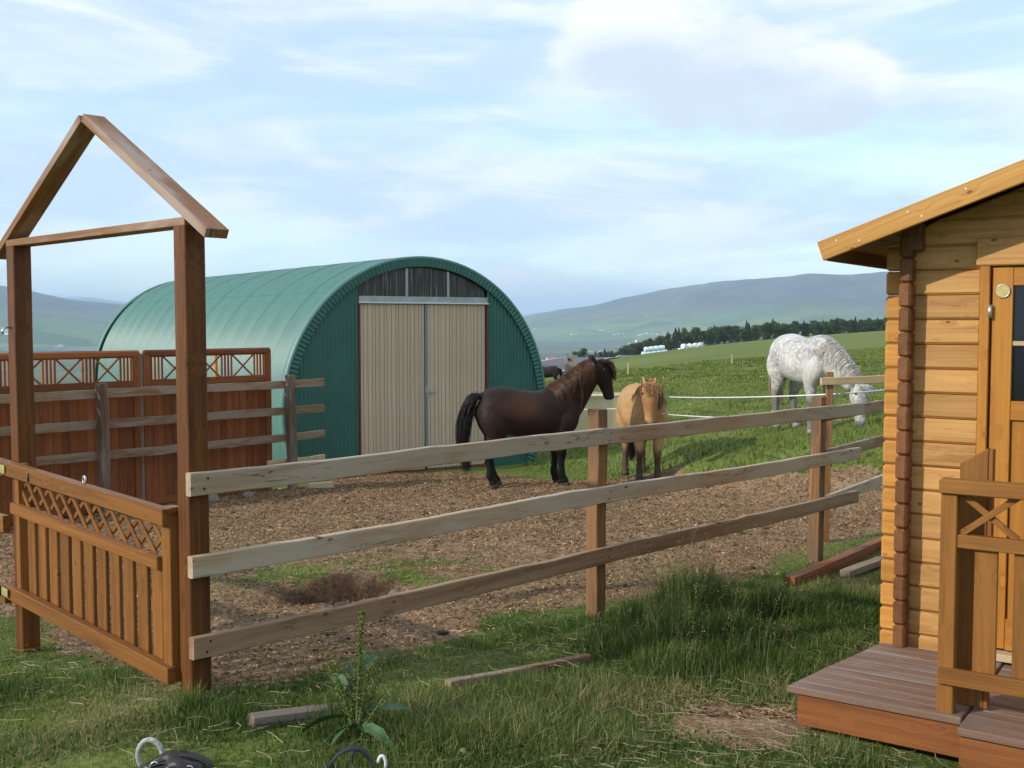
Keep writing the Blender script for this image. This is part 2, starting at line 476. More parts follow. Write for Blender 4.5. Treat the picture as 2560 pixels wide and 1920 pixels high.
def ground(x, y, detail=True):
    x = np.asarray(x, float); y = np.asarray(y, float)
    shp = x.shape; xf = x.ravel(); yf = y.ravel()
    z = np.empty_like(xf)
    for i in range(0, len(xf), 60000):
        a = xf[i:i+60000, None]; b = yf[i:i+60000, None]
        z[i:i+60000] = _U((a-_cx)**2+(b-_cy)**2) @ _sol[:_n] + _sol[_n] + _sol[_n+1]*a[:, 0] + _sol[_n+2]*b[:, 0]
    r = np.hypot(xf, yf)
    far = sstep(330, 700, r)
    z = np.where(far < 1, z, 0)*(1-far) + far*(-62.0)
    if detail:
        nearf = 1-sstep(60, 200, r)
        z = z + nearf*(fbm(xf*.9, yf*.9, 3, 3)*.035 + fbm(xf*4, yf*4, 9, 3)*.012)
        mead = sstep(16.5, 19, yf)*sstep(.5, 3, xf)*(1-sstep(70, 90, yf))
        z = z + mead*(fbm(xf*.7, yf*.45, 21, 4)*.22)
        # trampled paddock
        dd = dirt_mask(xf, yf)
        z = z + dd*(fbm(xf*7, yf*7, 31, 3)*.022+fbm(xf*2.6, yf*2.6, 33, 2)*.03)
        # dug hollow with a turf lip behind it
        hx = xf-HOLE[0]; hy = yf-HOLE[1]
        c, s = .92, .39
        a = (hx*c+hy*s)/.62; b = (-hx*s+hy*c)
        z = z - .22*np.exp(-a**2*1.3)*np.where(b < .1, np.exp(-(np.minimum(b-.1, 0)/.42)**2), np.exp(-((b-.1)/.10)**2))
        z = z + .05*np.exp(-a**2*1.0)*np.exp(-((b-.32)/.16)**2)
    return z.reshape(shp)
def gz(x, y):
    return float(ground(np.array([x]), np.array([y]))[0])

DIRT = np.array([(-1.47,4.94),(-.9,5.25),(-.63,5.85),(-.2,6.35),(.55,7.05),(1.25,7.55),(1.95,8.35),(2.9,9.6),(3.7,10.2),(5.2,10.4),(6,11.4),(4.12,13.1),(3.15,14.1),(2.55,15.9),(2.35,16.9),(1.4,17.5),(.4,18.2),(-.6,19.2),(-2.0,19.5),(-3.0,18.4),(-3.5,16.6),(-6.4,13.0),(-5.4,10.0),(-3.6,7.3),(-2.6,6.3)])
def poly_sd(px, py, P):
    d = np.full(px.shape, 1e9); ins = np.zeros(px.shape, bool)
    n = len(P)
    for i in range(n):
        a = P[i]; b = P[(i+1) % n]
        e = b-a; wx = px-a[0]; wy = py-a[1]
        t = np.clip((wx*e[0]+wy*e[1])/(e@e), 0, 1)
        d = np.minimum(d, (wx-e[0]*t)**2+(wy-e[1]*t)**2)
        c = ((a[1] <= py) & (b[1] > py)) | ((b[1] <= py) & (a[1] > py))
        xx = a[0]+(py-a[1])/(b[1]-a[1]+1e-12)*e[0]
        ins ^= c & (px < xx)
    d = np.sqrt(d)
    return np.where(ins, d, -d)
def dirt_mask(x, y):
    sd = poly_sd(x, y, DIRT) + fbm(x*1.6, y*1.6, 5, 3)*.35
    m = sstep(-.12, .22, sd)
    # mossy turf patch round the hollow
    a = (x+1.2)/1.5; b = (y-8.5)/.85
    m = m*(1-.80*np.exp(-(a*a+b*b)**1.5*1.2)*sstep(-.30, .20, fbm(x*2.6, y*2.6, 41, 3)+.10))
    # bare worn patch beside the deck
    a = (x-1.02-.25*(y-4.7))/.23; b = (y-4.76)/.31
    m = np.maximum(m, .92*sstep(1.2, .7, np.hypot(a, b)+fbm(x*3.2, y*3.2, 77, 4)*1.1))
    # raw earth of the hollow
    hx = x-HOLE[0]; hy = y-HOLE[1]; c, s = .92, .39
    a = (hx*c+hy*s)/.62; b = (-hx*s+hy*c+.05)/.32
    m = np.maximum(m, sstep(1.25, .8, np.hypot(a, b)))
    return m
def hole_mask(x, y):  # dug soil of the hollow, also carries the shade painted on its back face
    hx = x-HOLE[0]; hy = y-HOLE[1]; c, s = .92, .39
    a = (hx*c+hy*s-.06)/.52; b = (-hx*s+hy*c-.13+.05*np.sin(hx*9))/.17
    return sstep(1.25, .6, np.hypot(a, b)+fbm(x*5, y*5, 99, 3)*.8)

def grid_lines(lo, hi, step, mn, mx, grow=1.11):
    c = list(np.arange(lo, hi+1e-6, step))
    s = step; p = hi
    while p < mx:
        s *= grow; p += s; c.append(p)
    s = step; p = lo
    while p > mn:
        s *= grow; p -= s; c.insert(0, p)
    return np.array(c)
gx = grid_lines(-6.5, 6.5, .065, -14000, 14000, 1.085)
gy = grid_lines(2.5, 20, .065, -3000, 16000, 1.06)
GX, GY = np.meshgrid(gx, gy)
GZ = ground(GX, GY)
nx, ny = len(gx), len(gy)
idx = np.arange(nx*ny).reshape(ny, nx)
Q = np.stack([idx[:-1, :-1], idx[:-1, 1:], idx[1:, 1:], idx[1:, :-1]], -1).reshape(-1, 4)
gme = tri_mesh('ground', np.stack([GX.ravel(), GY.ravel(), GZ.ravel()], -1), Q)
gme.polygons.foreach_set('use_smooth', [True]*len(gme.polygons))
xf, yf = GX.ravel(), GY.ravel()
attr(gme, 'dirt', dirt_mask(xf, yf)*(1-sstep(40, 60, np.hypot(xf, yf))))
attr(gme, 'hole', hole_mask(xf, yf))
rr = np.hypot(xf, yf)
mown = sstep(72, 82, yf - .18*(xf-16) + fbm(xf*.1, yf*.1, 8, 2)*8)*sstep(4, 12, xf)
attr(gme, 'mown', mown)
attr(gme, 'valley', sstep(330, 600, rr))

def ground_mat():
    m, t, b = newmat('turf_and_earth')
    co = t.nodes.new('ShaderNodeTexCoord').outputs['Object']
    def at(n):
        a = t.nodes.new('ShaderNodeAttribute'); a.attribute_name = n; return a.outputs['Fac']
    # turf
    n1 = noise(t, co, .9, 5, .6); n2 = noise(t, co, 14, 5, .65); n3 = noise(t, co, 90, 3, .6)
    s = math_(t, 'ADD', math_(t, 'MULTIPLY', n1, .35), math_(t, 'ADD', math_(t, 'MULTIPLY', n2, .4), math_(t, 'MULTIPLY', n3, .25)))
    turf = ramp(t, s, [(.36, (.05, .066, .015)), (.5, (.115, .155, .032)), (.62, (.19, .22, .055)), (.70, (.24, .21, .09))])
    # rough meadow colour patches
    n4 = noise(t, mapping(t, co, (.14, .3, .3)), 1.0, 5, .65)
    turf = mixc(t, mapr(t, n4, .54, .68, 0, .5), turf, (.19, .175, .05))
    # chips and earth
    c1 = noise(t, co, 38, 4, .7); c2 = noise(t, co, 4.2, 4, .6); c3 = noise(t, mapping(t, co, (1, 1, 1), (7, 3, 0)), 120, 2, .5)
    e = math_(t, 'ADD', math_(t, 'MULTIPLY', c1, .5), math_(t, 'ADD', math_(t, 'MULTIPLY', c2, .25), math_(t, 'MULTIPLY', c3, .25)))
    earth = ramp(t, e, [(.34, (.08, .045, .024)), (.47, (.21, .130, .072)), (.56, (.33, .22, .128)), (.66, (.46, .34, .21))])
    c5 = noise(t, co, 1.3, 5, .6)
    earth = mixc(t, mapr(t, c5, .52, .68, 0, .5), earth, (.13, .12, .05))
    earth = mixc(t, at('hole'), earth, ramp(t, c1, [(.35, (.04, .023, .013)), (.65, (.115, .067, .040))]))  # damp soil tone, darkened further to paint shade onto the hollow's back face
    dm = at('dirt')
    edge = mapr(t, math_(t, 'ADD', dm, math_(t, 'MULTIPLY', math_(t, 'SUBTRACT', n2, .5), 1.3)), .35, .65)
    near = mixc(t, edge, turf, earth)
    # mown hayfield
    n5 = noise(t, mapping(t, co, (.02, .05, .05)), 1.0, 5, .6)
    mow = ramp(t, n5, [(.35, (.115, .150, .036)), (.65, (.175, .205, .062))])
    c = mixc(t, at('mown'), near, mow)
    # valley patchwork
    n6 = noise(t, mapping(t, co, (.0016, .0032, 1)), 1.0, 6, .6)
    vo = t.nodes.new('ShaderNodeTexVoronoi'); vo.inputs['Scale'].default_value = 1.0; t.links.new(mapping(t, co, (.0022, .0046, .001)), vo.inputs['Vector'])
    sep = t.nodes.new('ShaderNodeSeparateColor'); t.links.new(vo.outputs['Color'], sep.inputs[0])
    vcol = mixc(t, .5, ramp(t, n6, [(.35, (.06, .085, .04)), (.5, (.13, .135, .07)), (.65, (.20, .18, .11))]), ramp(t, sep.outputs[0], [(.2, (.05, .10, .035)), (.6, (.14, .13, .06)), (.9, (.10, .15, .05))]))
    c = mixc(t, at('valley'), c, vcol)
    t.links.new(c, b.inputs['Base Color'])
    b.inputs['Roughness'].default_value = .95; b.inputs['Specular IOR Level'].default_value = .1
    bump(t, b, math_(t, 'ADD', n2, math_(t, 'MULTIPLY', c1, .8)), .5, .03)
    return m
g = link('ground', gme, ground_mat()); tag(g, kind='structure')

# ------------------------------------------------------------------ mountains
def mountain_mat(name, a, bcol, lowc, zlo, zhi, snow=None):
    m, t, b = newmat(name)
    co = t.nodes.new('ShaderNodeTexCoord').outputs['Object']
    n = noise(t, mapping(t, co, (.0016, .0016, .004)), 1.0, 8, .62)
    n2 = noise(t, mapping(t, co, (.006, .002, .006)), 1.0, 5, .6)
    c = ramp(t, math_(t, 'ADD', math_(t, 'MULTIPLY', n, .6), math_(t, 'MULTIPLY', n2, .4)), [(.35, a), (.65, bcol)])
    sp = t.nodes.new('ShaderNodeSeparateXYZ'); t.links.new(co, sp.inputs[0])
    h = math_(t, 'ADD', sp.outputs[2], math_(t, 'MULTIPLY', math_(t, 'SUBTRACT', n, .5), (zhi-zlo)*1.6))
    vo = t.nodes.new('ShaderNodeTexVoronoi'); vo.inputs['Scale'].default_value = 1.0; t.links.new(mapping(t, co, (.0045, .006, .006)), vo.inputs['Vector'])
    sep = t.nodes.new('ShaderNodeSeparateColor'); t.links.new(vo.outputs['Color'], sep.inputs[0])
    low = ramp(t, sep.outputs[0], [(.15, lowc), (.5, [x*.6 for x in lowc]), (.85, [lowc[0]*1.4, lowc[1]*1.1, lowc[2]*1.1])])
    c = mixc(t, mapr(t, h, zlo, zhi, 1, 0), c, low)
    if snow: c = mixc(t, mapr(t, math_(t, 'ADD', sp.outputs[2], math_(t, 'MULTIPLY', math_(t, 'SUBTRACT', n2, .5), 200)), snow, snow+60), c, (.75, .77, .8))
    t.links.new(c, b.inputs['Base Color']); b.inputs['Roughness'].default_value = 1; b.inputs['Specular IOR Level'].default_value = 0
    return m

def mountain(name, ridge, foot_frac, zfoot, back, mat, ns=160, nt_=46, seed=1, rough=.15):
    """ridge: list of (x, y, z) crest points; the slope runs down towards the viewer to foot_frac of the way"""
    rd = np.array(ridge, float)
    s = np.linspace(0, len(rd)-1, ns)
    k = np.arange(len(rd))
    rx, ry, rz = (np.interp(s, k, rd[:, i]) for i in range(3))
    ker = np.exp(-np.linspace(-2, 2, 13)**2); ker /= ker.sum()
    pad = lambda a: np.convolve(np.pad(a, 6, mode='edge'), ker, 'valid')
    rx, ry, rz = pad(rx), pad(ry), pad(rz)
    V = []
    tt = np.concatenate([np.linspace(0, 1, nt_), 1+np.linspace(0.04, back, 10)])
    for t in tt:
        f = foot_frac + (1-foot_frac)*min(t, 1) + (max(t-1, 0))*(1-foot_frac)
        x = rx*f; y = ry*f
        prof = (3*t*t-2*t**3)*.55+.45*t**1.3 if t <= 1 else 1-.55*(t-1)/back
        z = zfoot + (rz-zfoot)*prof
        n = fbm(x*.0011, y*.0011, seed, 6)*(rz-zfoot)*rough*2*np.sin(min(t, 1)*np.pi*.85+.1) + fbm(x*.004, y*.0012, seed+5, 4)*(rz-zfoot)*rough*np.sin(min(t, 1)*np.pi*.8)
        V.append(np.stack([x, y, z+n], -1))
    V = np.array(V)
    a, b = V.shape[:2]
    idx = np.arange(a*b).reshape(a, b)
    q = np.stack([idx[:-1, :-1], idx[:-1, 1:], idx[1:, 1:], idx[1:, :-1]], -1).reshape(-1, 4)
    me = tri_mesh(name, V.reshape(-1, 3), q)
    me.polygons.foreach_set('use_smooth', [True]*len(me.polygons))
    o = link(name, me, mat); tag(o, kind='structure')
    return o
MM = mountain_mat('heath_mountain', (.035, .040, .030), (.17, .145, .115), (.14, .21, .060), -40, 100)
MM2 = mountain_mat('far_mountain', (.08, .085, .09), (.14, .14, .14), (.12, .14, .09), -60, 20, snow=215)
def ray(px, py, Y):            # crest point of a far mountain seen along a bearing
    return ((px-1280)/2750*Y, Y, EYE + (805-py)/2750*Y)
mountain('mountain', [ray(1180, 850, 6200), ray(1300, 797, 6000), ray(1400, 775, 5900), ray(1500, 760, 5800), ray(1570, 741, 5700), ray(1630, 729, 5600), ray(1700, 722, 5500),
         ray(1780, 711, 5400), ray(1900, 706, 5300), ray(1960, 699, 5200), ray(2030, 690, 5100), ray(2130, 692, 5000), ray(2210, 683, 4900), ray(2400, 676, 4800), ray(2700, 660, 4600), ray(3100, 655, 4400)],
         .62, -64, .6, MM, 220, 60, 4)
mountain('mountain', [ray(-700, 640, 4200), ray(-350, 680, 4200), ray(-100, 705, 4300), ray(0, 717, 4400), ray(60, 728, 4450), ray(95, 735, 4500), ray(150, 749, 4600), ray(210, 758, 4800), ray(300, 765, 5200), ray(400, 775, 5600), ray(560, 800, 6000), ray(700, 830, 6200)],
         .60, -64, .6, MM, 160, 60, 14)
mountain('mountain', [ray(60, 770, 10500), ray(110, 733, 10500), ray(190, 741, 10500), ray(260, 748, 10500), ray(330, 757, 10500), ray(420, 775, 10500), ray(600, 800, 10500)], .8, -64, .5, MM2, 80, 24, 24)
mountain('mountain', [ray(1150, 800, 10800), ray(1260, 792, 10800), ray(1330, 783, 10800), ray(1400, 774, 10800), ray(1470, 763, 10800), ray(1520, 768, 10800), ray(1650, 770, 10800)], .8, -64, .5, MM2, 80, 24, 34)

# fjord water strip in the valley
wm_, wt_, wb_ = newmat('water')
wb_.inputs['Base Color'].default_value = (.03, .05, .07, 1); wb_.inputs['Roughness'].default_value = .12
bump(wt_, wb_, noise(wt_, wt_.nodes.new('ShaderNodeTexCoord').outputs['Object'], .05, 4), .2, .5)
def patch(name, pts, z, mat):
    V = [(x, y, z) for x, y in pts]
    return link(name, mesh(name, V, [tuple(range(len(V)))]), mat)
o = patch('water', [(-2600, 2450), (-900, 2380), (-640, 2520), (-900, 2800), (-1500, 2760), (-2700, 2900)], -60.5, wm_); tag(o, kind='structure')
o = patch('water', [(60, 3500), (170, 3440), (330, 3470), (420, 3560), (250, 3640), (80, 3620)], -60.5, wm_); tag(o, kind='structure')

# road past the meadow
rp = np.array([(-9, 92), (0, 99), (4.2, 105), (9, 128), (13.5, 160), (19, 200), (27, 245), (34, 300)])
s = np.linspace(0, len(rp)-1, 90)
rx = np.interp(s, np.arange(len(rp)), rp[:, 0]); ry = np.interp(s, np.arange(len(rp)), rp[:, 1])
tx = np.gradient(rx); ty = np.gradient(ry); tl = np.hypot(tx, ty)
def strip(name, o0, o1, dz, mat):
    V = []; F = []
    for i in range(len(rx)):
        nxv, nyv = -ty[i]/tl[i], tx[i]/tl[i]
        for o_ in (o0, o1):
            X = rx[i]+nxv*o_; Y = ry[i]+nyv*o_
            V.append((X, Y, rz0[i]+dz))
        if i: F.append((2*i-2, 2*i-1, 2*i+1, 2*i))
    return link(name, mesh(name, V, F, True), mat)
rz0 = np.max([ground(rx-ty/tl*k, ry+tx/tl*k, False) for k in (-3, 0, 3)], axis=0)+.12
o = strip('road', -3, 3, 0, M['asphalt']); tag(o, kind='structure')
o = strip('road_edge_line', 2.6, 2.78, .006, M['white_paint']); tag(o, kind='structure')
o = strip('road_edge_line', -2.78, -2.6, .006, M['white_paint']); tag(o, kind='structure')

# haze
hv = bpy.data.materials.new('haze'); hv.use_nodes = True
ht = hv.node_tree
for n in list(ht.nodes): ht.nodes.remove(n)
ho = ht.nodes.new('ShaderNodeOutputMaterial'); hp = ht.nodes.new('ShaderNodeVolumePrincipled')
hp.inputs['Color'].default_value = (.57, .77, 1.0, 1); hp.inputs['Density'].default_value = 1.5e-4; hp.inputs['Anisotropy'].default_value = .0
ht.links.new(hp.outputs[0], ho.inputs['Volume'])
hb = box_mesh(32000, 22400, 416, 0)
hz = link('haze', hb, hv, None, Matrix.Translation((0, 6000, 138))); tag(hz, kind='stuff')

# ------------------------------------------------------------------ barn
B = Frame((-2.63, 18.98), R(34.1))
DW, ZB, DH, CS, RB, ZC, LB = 2.587, -1.02, 3.01, 1.239, 2.67, .128, 12.75
barn = root('quonset_barn', B.p(CS, LB/2, ZB), 'green corrugated steel arched barn with beige double doors', 'barn')
TH0 = math.asin((ZB-.12-ZC)/RB)
def roof_sheet(v0, v1, t0, t1, rad, per=.0762, amp=.0125, na=20):
    nv = int(round((v1-v0)/per*6))
    V = []; F = []
    for i in range(nv+1):
        v = v0+(v1-v0)*i/nv
        rr_ = rad + amp*math.cos(2*math.pi*v/per)
        for j in range(na+1):
            th = t0+(t1-t0)*j/na
            V.append((CS+rr_*math.cos(th), v, ZC+rr_*math.sin(th)))
    for i in range(nv):
        for j in range(na):
            a = i*(na+1)+j
            F.append((a, a+na+1, a+na+2, a+1))
    return mesh('roof_sheet', V, F, True)
SHW = .0762*10
lap = R(131)
sm = [roof_sheet(0, SHW+.012, TH0, R(49), RB, na=22), roof_sheet(0, SHW+.012, R(48.6), lap, RB+.006, na=26), roof_sheet(0, SHW+.012, lap-R(.6), math.pi-TH0, RB, na=26)]
nsh = int(LB/SHW)
for i in range(nsh):
    for j, me in enumerate(sm):
        o = link('roof_sheet', me, M['barn'], barn, B.m(0, i*SHW, 0) @ Matrix.Translation((0, 0, .004*(i % 2))))
# corrugated rim band facing the yard
V = []; F = []
na = 700
for i in range(na+1):
    th = TH0+(math.pi-2*TH0)*i/na
    fl = .009*math.cos(th*RB/.0762*2*math.pi*.95)
    for (r_, dv) in ((RB+.016, -.055), (RB-.03, -.058), (RB-.03, -.058+fl), (RB-.165, -.058+fl), (RB-.165, .02)):
        V.append((CS+r_*math.cos(th), dv, ZC+r_*math.sin(th)))
for i in range(na):
    for k in range(4):
        a = i*5+k
        F.append((a, a+1, a+6, a+5))
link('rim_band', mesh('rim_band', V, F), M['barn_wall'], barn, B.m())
V = []; F = []
na = 90
for i in range(na+1):
    th = TH0+(math.pi-2*TH0)*i/na
    for (r_, dv) in ((RB+.0175, -.06), (RB+.0175, .10), (RB+.012, .10), (RB-.02, -.0605)):
        V.append((CS+r_*math.cos(th), dv, ZC+r_*math.sin(th)))
for i in range(na):
    for k in (0, 3):
        a = i*4+k; b_ = i*4+(k+1) % 4
        F.append((a, a+4, b_+4, b_))
link('edge_flashing', mesh('edge_flashing', V, F, True), M['barn'], barn, B.m())
V = [(x_, y_+LB-.14, z_) for (x_, y_, z_) in V]
link('edge_flashing', mesh('edge_flashing', V, F, True), M['barn'], barn, B.m())
# corrugated end wall left and right of the doors
def end_wall(s0, s1, v, zb, dh_amp=.011, per=.075):
    n_ = max(8, int((s1-s0)/per*6))
    V = []; F = []
    for i in range(n_+1):
        s_ = s0+(s1-s0)*i/n_
        zt = ZC+math.sqrt(max(0, (RB-.03)**2-(s_-CS)**2))
        vv = v+dh_amp*math.cos(2*math.pi*s_/per)
        zlow = zb if abs(s_-CS) <= math.sqrt(RB**2-(zb-ZC)**2) else ZC-math.sqrt(max(0, (RB-.03)**2-(s_-CS)**2))
        V += [(s_, vv, zlow), (s_, vv, zt)]
        if i: F.append((2*i-2, 2*i, 2*i+1, 2*i-1))
    return mesh('wall_panel', V, F, True)
zb_ = ZB-.25
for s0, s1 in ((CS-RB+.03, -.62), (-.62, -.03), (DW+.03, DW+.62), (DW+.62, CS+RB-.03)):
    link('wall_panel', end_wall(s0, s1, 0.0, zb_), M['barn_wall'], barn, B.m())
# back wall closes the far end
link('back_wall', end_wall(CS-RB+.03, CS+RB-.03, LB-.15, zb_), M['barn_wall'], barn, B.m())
# transom of grimy translucent sheet, mullions, lintel
zl = ZB+DH
V = []; F = []
for i in range(41):
    s_ = DW*i/40
    zt = ZC+math.sqrt((RB-.18)**2-(s_-CS)**2)
    vv = .03+.012*math.cos(2*math.pi*i*DW/40/.13)
    V += [(s_, vv, zl+.09), (s_, vv, zt)]
    if i: F.append((2*i-2, 2*i, 2*i+1, 2*i-1))
link('transom_window', mesh('transom_window', V, F, True), M['transom'], barn, B.m())
for s_ in (.93, 1.78):
    zt = ZC+math.sqrt((RB-.18)**2-(s_-CS)**2)
    board('mullion', barn, M['galv'], B.p(s_, .005, zl+.08), B.p(s_, .005, zt), .045, .02, B.U)
link('interior_shade_sheet', box_mesh(DW+.1, .02, 4.2, 0), M['darkin'], barn, B.m(DW/2, .11, ZB+1.4))  # near-black sheet added behind the doors, its colour stands for the unlit inside
board('lintel', barn, M['galv'], B.p(-.02, -.012, zl+.055), B.p(DW+.02, -.012, zl+.055), .11, .05, (0, 0, 1))
board('lintel_drip', barn, M['white_paint'], B.p(-.03, -.045, zl-.004), B.p(DW+.03, -.045, zl-.004), .025, .05, (0, 0, 1))
for s_ in (-.012, DW+.012):
    board('door_jamb', barn, M['redpaint'], B.p(s_, -.01, ZB-.2), B.p(s_, -.01, zl-.02), .025, .05, B.U)
board('threshold', barn, M['redpaint'], B.p(-.05, -.03, ZB-.06), B.p(DW+.02, -.03, ZB-.06), .16, .06, (0, 0, 1))
mid = DW*.505
for k, (a, b_) in enumerate(((.012, mid-.03), (mid+.03, DW-.012))):
    leaf = link('door_leaf', box_mesh(b_-a, .03, DH-.06, .002), M['beige'], barn, B.m((a+b_)/2, .02, ZB+DH/2+.02))
    if k == 0: leaf['label'] = 'door leaf with faint rusty stain low down'
    s_ = a; i = 0
    while s_ < b_-.03:
        wd = .088 if i % 3 else .055
        wd = min(wd, b_-s_)
        board('plank', leaf, M['beige'], B.p(s_+wd/2, -.004, ZB+.03), B.p(s_+wd/2, -.004, zl-.03), wd-.008, .016, B.U, .003)
        s_ += wd; i += 1
board('door_edge_strip', barn, M['tealstrip'], B.p(mid, -.018, ZB+.05), B.p(mid, -.018, zl-.03), .05, .012, B.U)
hd = board('door_handle', barn, M['galv'], B.p(mid+.01, -.055, ZB+1.42), B.p(mid+.20, -.055, ZB+1.41), .028, .02, (0, 0, 1))
board('latch_plate', barn, M['galv'], B.p(mid, -.03, ZB+1.33), B.p(mid, -.03, ZB+1.52), .05, .02, B.U)
V, F = tube([B.p(mid-.01, -.03, ZB+1.37), B.p(mid-.01, -.07, ZB+1.40), B.p(mid+.03, -.07, ZB+1.45)], .01, 6)
link('latch_bolt', mesh('latch_bolt', V, F, True), M['galv'], barn)

# ------------------------------------------------------------------ gabled gateway
G = Frame((-1.4, 4.73), R(135.5))        # u runs from the right post to the left one, v points to the yard's far right
GL = 1.95
gate_z = gz(*G.p(GL/2, 0, 0)[:2])
portal = root('gabled_gateway', G.p(GL/2, .05, gate_z), 'brown timber gateway of two posts and a gable-shaped top', 'gateway')
inv = -1.0                                # v>0 points away from viewer? keep depth on the far side
pw = .098
def post_sq(name, parent, mat, F_, u, v, z0, z1, wd=pw, seed=0):
    return plank(name, parent, mat, F_.p(u, v, z0), F_.p(u, v, z1), wd, wd, F_.U, 10, .002, seed)
# the gateway's lit front face is the plane v=0; depth goes to v<0 (towards the rails)
TB = 2.10
post_sq('post', portal, M['stain'], G, pw/2, -pw/2, gz(*G.p(0, -.05, 0)[:2])-.25, TB-.036, pw, 1)
post_sq('post', portal, M['stain'], G, GL-pw/2, -pw/2, gz(*G.p(GL, -.05, 0)[:2])-.25, TB-.036, pw, 2)
board('tie_beam', portal, M['rafter'], G.p(-.0, -.051, TB-.018), G.p(GL, -.051, TB-.018), .036, .102, (0, 0, 1), .002)
AP = 2.66
e = .175
sl = (AP-(TB-.06))/(GL/2+e)
def raf(s_):
    # s_=+1: right rafter (u<mid); flat board, wide side facing up
    um = GL/2
    a = G.p(um+ s_*(-.015), -.052, AP-.02); b_ = G.p(um - s_*(um+e), -.052, AP-.02-sl*(um+e))
    dirv = (b_-a).normalized()
    return board('rafter', portal, M['rafter'], a, b_, .108, .042, G.V, .002)
raf(1); raf(-1)
for (u, z) in ((.12, 2.13), (-.08, 2.06)):
    pass
V, F = tube([G.p(GL-pw*.5, .002, 1.62), G.p(GL-pw*.5, .035, 1.62), G.p(GL-pw*.55, .05, 1.60), G.p(GL-pw*.5, .045, 1.585)], .006, 6)
link('hook', mesh('hook', V, F, True), M['zinc'], portal)

# the low gate hung in it: hinged on the far post, sagging a little at the latch end
class Sag(Frame):
    def p(s_, u, v, z):
        q = Frame.p(s_, u, v, z); q.z -= .055*(1-u/GL)*(1.0+.35*(.9-z)); return q
GS = Sag((G.o.x, G.o.y), G.ang)
gp = root('lattice_gate', G.p(GL/2, .03, .12), 'low brown wooden gate with diamond lattice above vertical slats', 'gate')
g0, g1 = .115, GL-.0
gt, gb = .885, .115
fv = .035                                # gate sits just proud of the posts
fw = .075
board('stile', gp, M['stain_gate'], GS.p(g0+.04, .0, gb), GS.p(g0+.04, .0, gt), .075, .06, G.U)
board('stile', gp, M['stain_gate'], GS.p(g1-.14, .0, gb+.03), GS.p(g1-.14, .0, gt-.005), .05, .06, G.U)
board('top_rail', gp, M['stain_gate'], GS.p(g0, fv+.006, gt-.0375), GS.p(g1+.02, fv+.006, gt-.0375), fw, .05, (0, 0, 1))
board('middle_rail', gp, M['stain_gate'], GS.p(g0+.08, fv, gt-.252), GS.p(g1-.10, fv, gt-.252), .06, .036, (0, 0, 1))
board('bottom_rail', gp, M['stain_gate'], GS.p(g0-.01, fv+.003, gb+.04), GS.p(g1+.02, fv+.003, gb+.04), .075, .042, (0, 0, 1))
ns_ = 11
for i in range(ns_):
    u = g0+.17+(g1-.27-g0-.17)*i/(ns_-1)
    board('slat', gp, M['stain_gate'], GS.p(u, fv-.037, gb+.03), GS.p(u, fv-.037, gt-.23), .094, .02, G.U, .003)
zl0, zl1 = gt-.235, gt-.06
nl = 12
for i in range(nl):
    u = g0+.03+(g1-.28-g0)*i/(nl-1)
    board('lattice_strip', gp, M['stain_gate'], GS.p(u, fv-.028, zl0), GS.p(u+.20, fv-.028, zl1), .022, .010, (0, 0, 1), .001)
    board('lattice_strip', gp, M['stain_gate'], GS.p(u+.20, fv-.040, zl0), GS.p(u, fv-.040, zl1), .022, .010, (0, 0, 1), .001)
for z in (gt-.04, gb+.045):
    h = board('hinge', gp, M['yzinc'], GS.p(g1-.09, fv+.037, z), GS.p(g1+.09, fv+.037, z), .045, .006, (0, 0, 1), .001)
    V, F = tube([GS.p(g1, fv+.044, z-.028), GS.p(g1, fv+.044, z+.028)], .008, 8)
    link('hinge_pin', mesh('hinge_pin', V, F, True), M['blackmetal'], h)
V, F = tube([GS.p(.95+.015*math.cos(a), fv, gt+.018+.018*math.sin(a)) for a in np.linspace(-1.2, 4.4, 14)], .005, 6)
link('ring', mesh('ring', V, F, True), M['zinc'], gp)
V, F = tube([GS.p(1.55, fv+.033, gt-.02), GS.p(1.55, fv+.033, gt-.065)], .006, 6)
link('bolt', mesh('bolt', V, F, True), M['blackmetal'], gp)

# rail fence that goes on beyond the gateway
lf = root('rail_fence', G.p(GL+1.0, 0, gz(*G.p(GL+1, 0, 0)[:2])), 'three-rail brown fence running on from the hinged side of the gateway', 'fence')
for k, z in enumerate((.84, .52, .12)):
    plank('rail', lf, M['stain_gate'], G.p(GL+.03, .022, z), G.p(GL+2.3, .022, z-.06), .095, .04, (0, 0, 1), 10, .003, 40+k)
post_sq('post', lf, M['stain'], G, GL+2.2, -.05, -.75, 1.0, .098, 44)

# ------------------------------------------------------------------ long rail fence across the yard
Fd = R(45.3)
FF = Frame((-1.4, 4.73), Fd)             # u along the fence, v>0 away to the left/far side
fence = root('rail_fence', FF.p(3, .06, gz(*FF.p(3, 0, 0)[:2])), 'long three-rail fence of pale weathered planks across the paddock', 'fence')
LF = 6.06
for k, (z, hgt) in enumerate(((.951, .098), (.592, .098), (.232, .098))):
    plank('rail', fence, M['rail'] if k < 2 else M['rail_low'], FF.p(-.012, -.022, z), FF.p(LF-.03*k, -.022, z-.012), hgt, .042, (0, 0, 1), 44, .014, 60+k)
for u, top in ((2.78, 1.115), (5.48, 1.06)):
    zz = gz(*FF.p(u, .06, 0)[:2])
    plank('post', fence, M['post'], FF.p(u, .052, zz-.3), FF.p(u+.01, .052, top), .088, .09, FF.U, 16, .006, int(u*100))
for u in (.06, 2.80, 5.50):
    for z in (.951, .592, .232):
        for dz in (-.022, .022):
            V, F = tube([FF.p(u+dz*.4, -.044, z+dz), FF.p(u+dz*.4, -.0455, z+dz)], .0055, 8)
            link('nail_head', mesh('nail_head', V, F), M['blackmetal'], fence)

